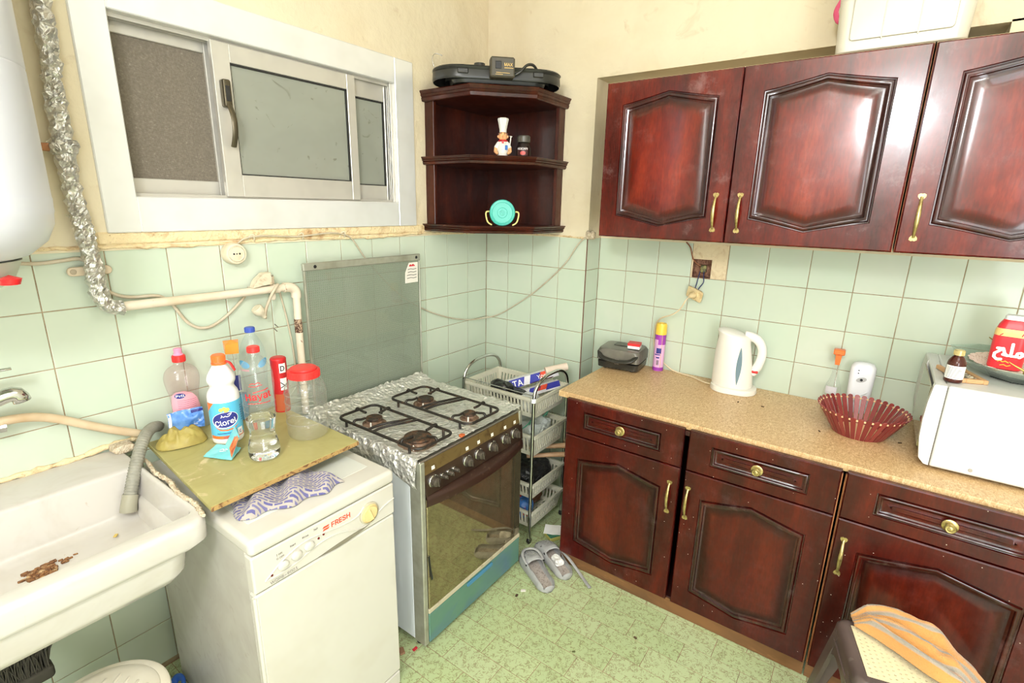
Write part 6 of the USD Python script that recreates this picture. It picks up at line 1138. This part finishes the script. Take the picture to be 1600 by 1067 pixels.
# ------------------------------------------------------------------ the clogs
CLOG = mat('grey_foam_clog', (168, 168, 166), .6, var=[((152, 150, 148), 14, .45, .7)])
DIRT = mat('clog_footbed', (168, 158, 150), .8, var=[((104, 88, 78), 130, .58, .62), ((190, 178, 168), 40, .4, .7)])
def clog_meshes(mir):
    xs_ = np.linspace(-.128, .138, 26); S = []
    def sect(x, grow=0.0, zb=0.0, top=0.0):
        u = (x + .128) / .266; w = np.interp(u, [0, .04, .12, .3, .5, .72, .86, .95, 1], [.014, .032, .043, .044, .046, .053, .051, .036, .010]) - grow
        h = np.interp(u, [0, .04, .12, .3, .45, .6, .75, .88, .96, 1], [.026, .038, .043, .045, .056, .074, .066, .052, .037, .022]) - top
        cy = mir * np.interp(u, [0, .5, .8, 1], [0, .0, -.006, -.010]); t = np.linspace(0, 2 * math.pi, 28, endpoint=False); c, s = np.cos(t), np.sin(t)
        y = cy + max(w, .002) * np.sign(c) * np.abs(c) ** .75; z = np.where(s > 0, zb + .016 + (h - zb - .016) * np.abs(s) ** .8, zb + .016 - .016 * np.abs(s) ** .5)
        return np.c_[np.full(28, x), y, z]
    mk = lambda L: (lambda vf_: m3.Manifold(m3.Mesh(vf_[0].astype(np.float32), vf_[1].astype(np.uint32))))(rings(L))
    outer = mk([sect(x) for x in xs_]); inner = mk([sect(x * .95 + .0, .006, .014, .005) for x in xs_])
    cut = []
    n = 22
    cut = m3.Manifold.hull_points([(.012, y, .038) for y in (-.030, .030)] + [(-.123, y, .020) for y in (-.026, .026)] + [(.036, y, .12) for y in (-.045, .045)] + [(-.122, y, .12) for y in (-.030, .030)])
    cut = cut + m3.Manifold.hull_points([(x, y, z) for x, y in ((.018, -.036), (.018, .036), (-.10, -.036), (-.10, .036), (-.118, 0)) for z in (.044, .13)])
    M = outer - inner - cut
    for r_ in range(3):
        for k in range(-1 - (r_ % 2 == 0), 2 + (r_ % 2 == 0)): M = M - m3.Manifold.cylinder(.06, .0042, .0042, 10).translate([.062 + .020 * r_, (k + (.0 if r_ % 2 else .0)) * .018 - mir * .004, .035])
    for k in range(-5, 6): M = M - bw(-.127 + .0 , .135, -.06, -.036 - .0, -.01, .004).translate([0, 0, -1])
    return M, cut
def clog(name, label, heel, toe, mir, strap_back, extra=None):
    heel, toe = np.array(heel), np.array(toe); c = (heel + toe) / 2; a = math.atan2(*(toe - heel)[::-1]); t = thing(name, label, 'clog', (c[0], c[1], .0008), a)
    M, _ = clog_meshes(mir); part(t, 'shell', M, CLOG, 45)
    part(t, 'footbed', lift(rrect(-.105, .08, -.030, .030, .028, 6), 0) is None or rings([lift(rrect(-.112, .09, -.036, .036, .034, 6), .0125), lift(rrect(-.114, .09, -.038, .038, .036, 6), .0165)]), DIRT, 40, label='gritty footbed')
    for s in (-1, 1): part(t, 'rivet', frame(lathe([(0, 0), (.0055, 0), (.005, .002), (0, .0025)], 14), (.016, s * .0455, .052), (1, 0, 0), (0, 0, 1) if s < 0 else (0, 0, -1)), BLACK, 40)
    sx = -1
    if strap_back: part(t, 'strap', sweep(spl([(.010, -.044 , .050), (-.04, -.052, .042), (-.10, -.062, .022), (-.16, -.066, .008), (-.215, -.064, .005)], 30), .0055, 8, flat=(1.5, .6)), CLOG, True, label='heel strap flipped back onto the floor')
    else: part(t, 'strap', sweep(spl([(.016, .041, .056), (.050, .043, .064), (.085, .030, .070), (.10, 0, .068), (.085, -.030, .070), (.050, -.045, .064), (.016, -.041, .056)], 30), .005, 8, flat=(1.4, .5)), CLOG, True)
    return t
clog('clog', 'grey foam clog nearest the cooker, its footbed full of grit', (-.700, -.930), (-.572, -.705), 1, False)
k2 = clog('clog', 'grey foam clog nearest the base cabinet, with crumpled paper inside', (-.582, -.955), (-.452, -.728), -1, True)
part(k2, 'crumpled_paper', disp(subd(rsbox(-.06, .0, -.022, .022, .018, .05, .012), .006), .009, 60, 3), WHITE_P, 20, label='crumpled white paper stuffed in the clog')

# ------------------------------------------------------------------ the stool
ST = mat('brown_stool_plastic', (98, 84, 78), .3, var=[((84, 72, 68), 7, .4, .7), ((136, 124, 116), 22, .64, .78)]); SEATM = mat('cream_seat_panel', (230, 216, 176), .4)
E1, E2 = np.array([-.967, -.255]), np.array([.255, -.967]); SC = np.array([-.690, -1.950]) + .1175 * E1 + .1175 * E2
st = thing('stool', 'brown plastic stool with a cream perforated seat panel in front of the last cabinet', 'stool', (SC[0], SC[1], 0), math.atan2(E2[1], E2[0]))
HS = .45
part(st, 'top', rings([lift(rrect(-.128, .128, -.128, .128, .03, 5), HS - .05), lift(rrect(-.126, .126, -.126, .126, .03, 5), HS - .016), lift(rrect(-.120, .120, -.120, .120, .03, 5), HS - .004), lift(rrect(-.110, .110, -.110, .110, .02, 5), HS), lift(rrect(-.094, .094, -.094, .094, .006, 5), HS), lift(rrect(-.093, .093, -.093, .093, .006, 5), HS - .003)]), ST, 40)
PN = m3.Manifold.cube([.184, .184, .003]).translate([-.092, -.092, HS - .0025])
for i in range(12):
    for j in range(12): PN = PN - m3.Manifold.cube([.0056, .0036, .02]).translate([-.0825 + .0146 * i, -.0825 + .0146 * j + (.0 if i % 2 else .004), HS - .01])
part(st, 'seat_panel', PN, SEATM, False, label='cream seat panel with rows of slots')
for sx in (-1, 1):
    for sy in (-1, 1):
        top = np.array([(.128, .060), (.128, .100), (.100, .128), (.060, .128)]) ; bot = top + .050
        def legq(P, z, th): Q = np.array([P[0], P[1], P[2], P[3], P[3] - [0, th], P[2] - th * .7, P[1] - th * .7, P[0] - [th, 0]]); Q = Q * [sx, sy]; return lift(Q if sx * sy > 0 else Q[::-1], z)
        part(st, 'leg', rings([legq(bot + [[0, .03], [0, 0], [0, 0], [.03, 0]], .001, .012), legq(top + .022, .25, .012), legq(top, HS - .03, .012)]), ST, 30)
def apron(s, ax):
    u = np.linspace(-.085, .085, 15); P = np.r_[np.c_[u, HS - .050 - .0 + 0 * u], np.c_[u[::-1], HS - .075 - .05 * np.abs(u[::-1] / .085) ** 3]]
    m = extr(Polygon(P), .010); m = frame(m, (0, s * .127 - (.005), 0), (1, 0, 0), (0, 0, 1)) if s < 0 else frame(m, (0, s * .127 + .005, 0), (1, 0, 0), (0, 0, 1))
    part(st, 'apron', m if ax == 0 else xf(m, rot('z', math.pi / 2)), ST, False)
for s in (-1, 1): apron(s, 0); apron(s, 1)
def rag_mat():
    N = {'uv': ('texture_coordinate', {}), 'm': ('mapping', {'scale': (1, 1, 1)}), 'n': ('noise_texture', {'scale': 1.6, 'detail': 2.0, 'distortion': .4}), 'w': ('wave_texture', {'scale': .16, 'bands_direction': 'y', 'distortion': 7.0, 'detail': 2.0}), 'r': ('rgb_ramp', {'ramp': [(.0, lin((206, 148, 82))), (.36, lin((202, 142, 76))), (.44, lin((166, 152, 136))), (.64, lin((146, 142, 130))), (.80, lin((176, 146, 122))), (.9, lin((206, 150, 86)))]}), 'p': ('principled_bsdf', {'roughness': .95, 'sheen_weight': .3}), 'bn': ('noise_texture', {'scale': 300.0}), 'b': ('bump', {'distance': .002})}
    return usdkit.material(stage, '/World/Looks/rag_cloth', N, [('uv.UV', 'w.vector'), ('w.fac', 'r.fac'), ('r.color', 'p.base_color'), ('bn.fac', 'b.height'), ('b.normal', 'p.normal')], surface='p.BSDF')
nu, nv = 70, 46; G = np.zeros((nu, nv, 3)); UV = []
for i in range(nu):
    for j in range(nv):
        u, v = i / (nu - 1), j / (nv - 1)
        lx = -.088 + .36 * u; w0 = .078 - .225 * u - .035 * math.sin(math.pi * u) + .010 * math.sin(11 * u); w1 = .128 + .03 * u + .008 * math.sin(9 * u); ly = w0 + (w1 - w0) * v
        fold = abs(math.sin((v * 2.6 + u * .9) * math.pi)) ; e = min(1, min(u, 1 - u, v, 1 - v) / .1)
        z = HS + .004 + (.024 * fold + .040 * meshkit.fbm(np.array([u * 4, v * 5, 1.]), 3, 3) + .016 * math.exp(-((u - .35) / .25) ** 2)) * (.25 + .75 * e)
        if lx > .118: z -= (lx - .118) ** 1.1 * 1.1
        if ly < -.118: z -= (-.118 - ly) * 1.5
        G[i, j] = (lx, ly, z); UV.append((u * 4, v * 6))
part_cloth = thing('dish_rag', 'orange and grey striped rag heaped over the brown stool', 'rag', (SC[0], SC[1], 0), math.atan2(E2[1], E2[0]))
part(part_cloth, 'cloth', sheet(G, .003), rag_mat(), True, uv=np.array(UV + UV))

# ------------------------------------------------------------------ under the sink
BINM = mat('cream_bin', (226, 218, 198), .4, var=[((212, 200, 174), 8, .45, .75)])
bn = thing('bin', 'round cream plastic bin with a ribbed lid under the sink', 'bin', (-2.127, -.471, 0))
part(bn, 'drum', lathe([(0, .002), (.115, .002), (.12, .006), (.138, .38), (.138, .392), (0, .392)], 48), BINM, 40)
part(bn, 'lid', lathe([(0, .388), (.146, .388), (.148, .394), (.146, .408), (.140, .413), (.126, .413), (.122, .418), (.10, .424), (0, .430)], 48), BINM, 40)
for k in range(-3, 4): part(bn, 'lid_rib', xf(sweep(spl([(-.085 + .012 * abs(k), .028 * k, .4235), (0, .028 * k, .4300), (.085 - .012 * abs(k), .028 * k, .4235)], 12), .004, 8), rot('z', .75)), BINM, True)
BR = mat('dark_bristle', (74, 70, 60), .8)
br = thing('broom', 'dark bristled broom head standing upside down under the sink at the left edge', 'broom', (-2.27, -.22, 0))
part(br, 'handle', sweep([(-2.27, -.22, .002), (-2.27, -.22, .40)], .012, 12), mat('broom_handle', (150, 120, 84), .5), 40, world=True)
part(br, 'block', rsbox(-2.36, -2.16, -.245, -.195, .39, .43, .012), BR, 40, world=True)
rb = np.random.default_rng(3)
part(br, 'bristles', [sweep([(x, y, .425), (x + dx * .4, y + dy * .4, .475), (x + dx, y + dy, .52 + dz)], .0016, 4) for x, y, dx, dy, dz in [(rb.uniform(-2.355, -2.165), rb.uniform(-.24, -.20), rb.normal(.004, .014), rb.normal(0, .014), rb.normal(0, .012)) for _ in range(520)]], BR, False, world=True, kind='stuff')
bl = thing('blue_scoop', 'blue plastic scoop lying on the floor between the bin and the dishwasher', 'scoop', (-1.895, -.16, 0))
BLP = mat('blue_plastic', (52, 104, 206), .3)
part(bl, 'loop_handle', sweep(spl([(-1.895, -.155, .03), (-1.872, -.135, .045), (-1.862, -.155, .058), (-1.870, -.19, .052), (-1.895, -.205, .034)], 26), .010, 10, flat=(1.3, .7)), BLP, True, world=True)
part(bl, 'pan', rings([lift(rrect(-2.02, -1.885, -.27, -.12, .02, 4), .002), lift(rrect(-2.03, -1.88, -.28, -.115, .02, 4), .03), lift(rrect(-2.026, -1.884, -.276, -.119, .02, 4), .03), lift(rrect(-2.016, -1.889, -.266, -.124, .02, 4), .005)]), BLP, 40, world=True)
# litter on the floor
for i, (x, y, s, col, lab) in enumerate(((-1.262, -.672, .010, (178, 36, 44), 'red scrap on the floor at the cooker front corner'), (-1.300, -.640, .016, (150, 112, 84), 'brown scrap on the floor between cooker and dishwasher'), (-.760, -.830, .011, (222, 216, 206), 'small white scrap on the floor before the clogs'), (-.800, -.822, .008, (70, 52, 34), 'dark crumb on the floor left of the clogs'), (-.700, -1.330, .007, (84, 66, 42), 'dark crumb on the floor near the plinth joint'), (-.905, -1.165, .006, (88, 92, 50), 'dark speck in the middle of the open floor'))):
    single('litter', lab, 'litter', xf(disp(rsbox(-s, s, -s * .6, s * .6, 0, s * .5, s * .2), s * .15, 120, i), rot('z', i * 1.1), (x, y, .0004)), mat(f'litter_{i}', col, .7), (x, y, .0004))
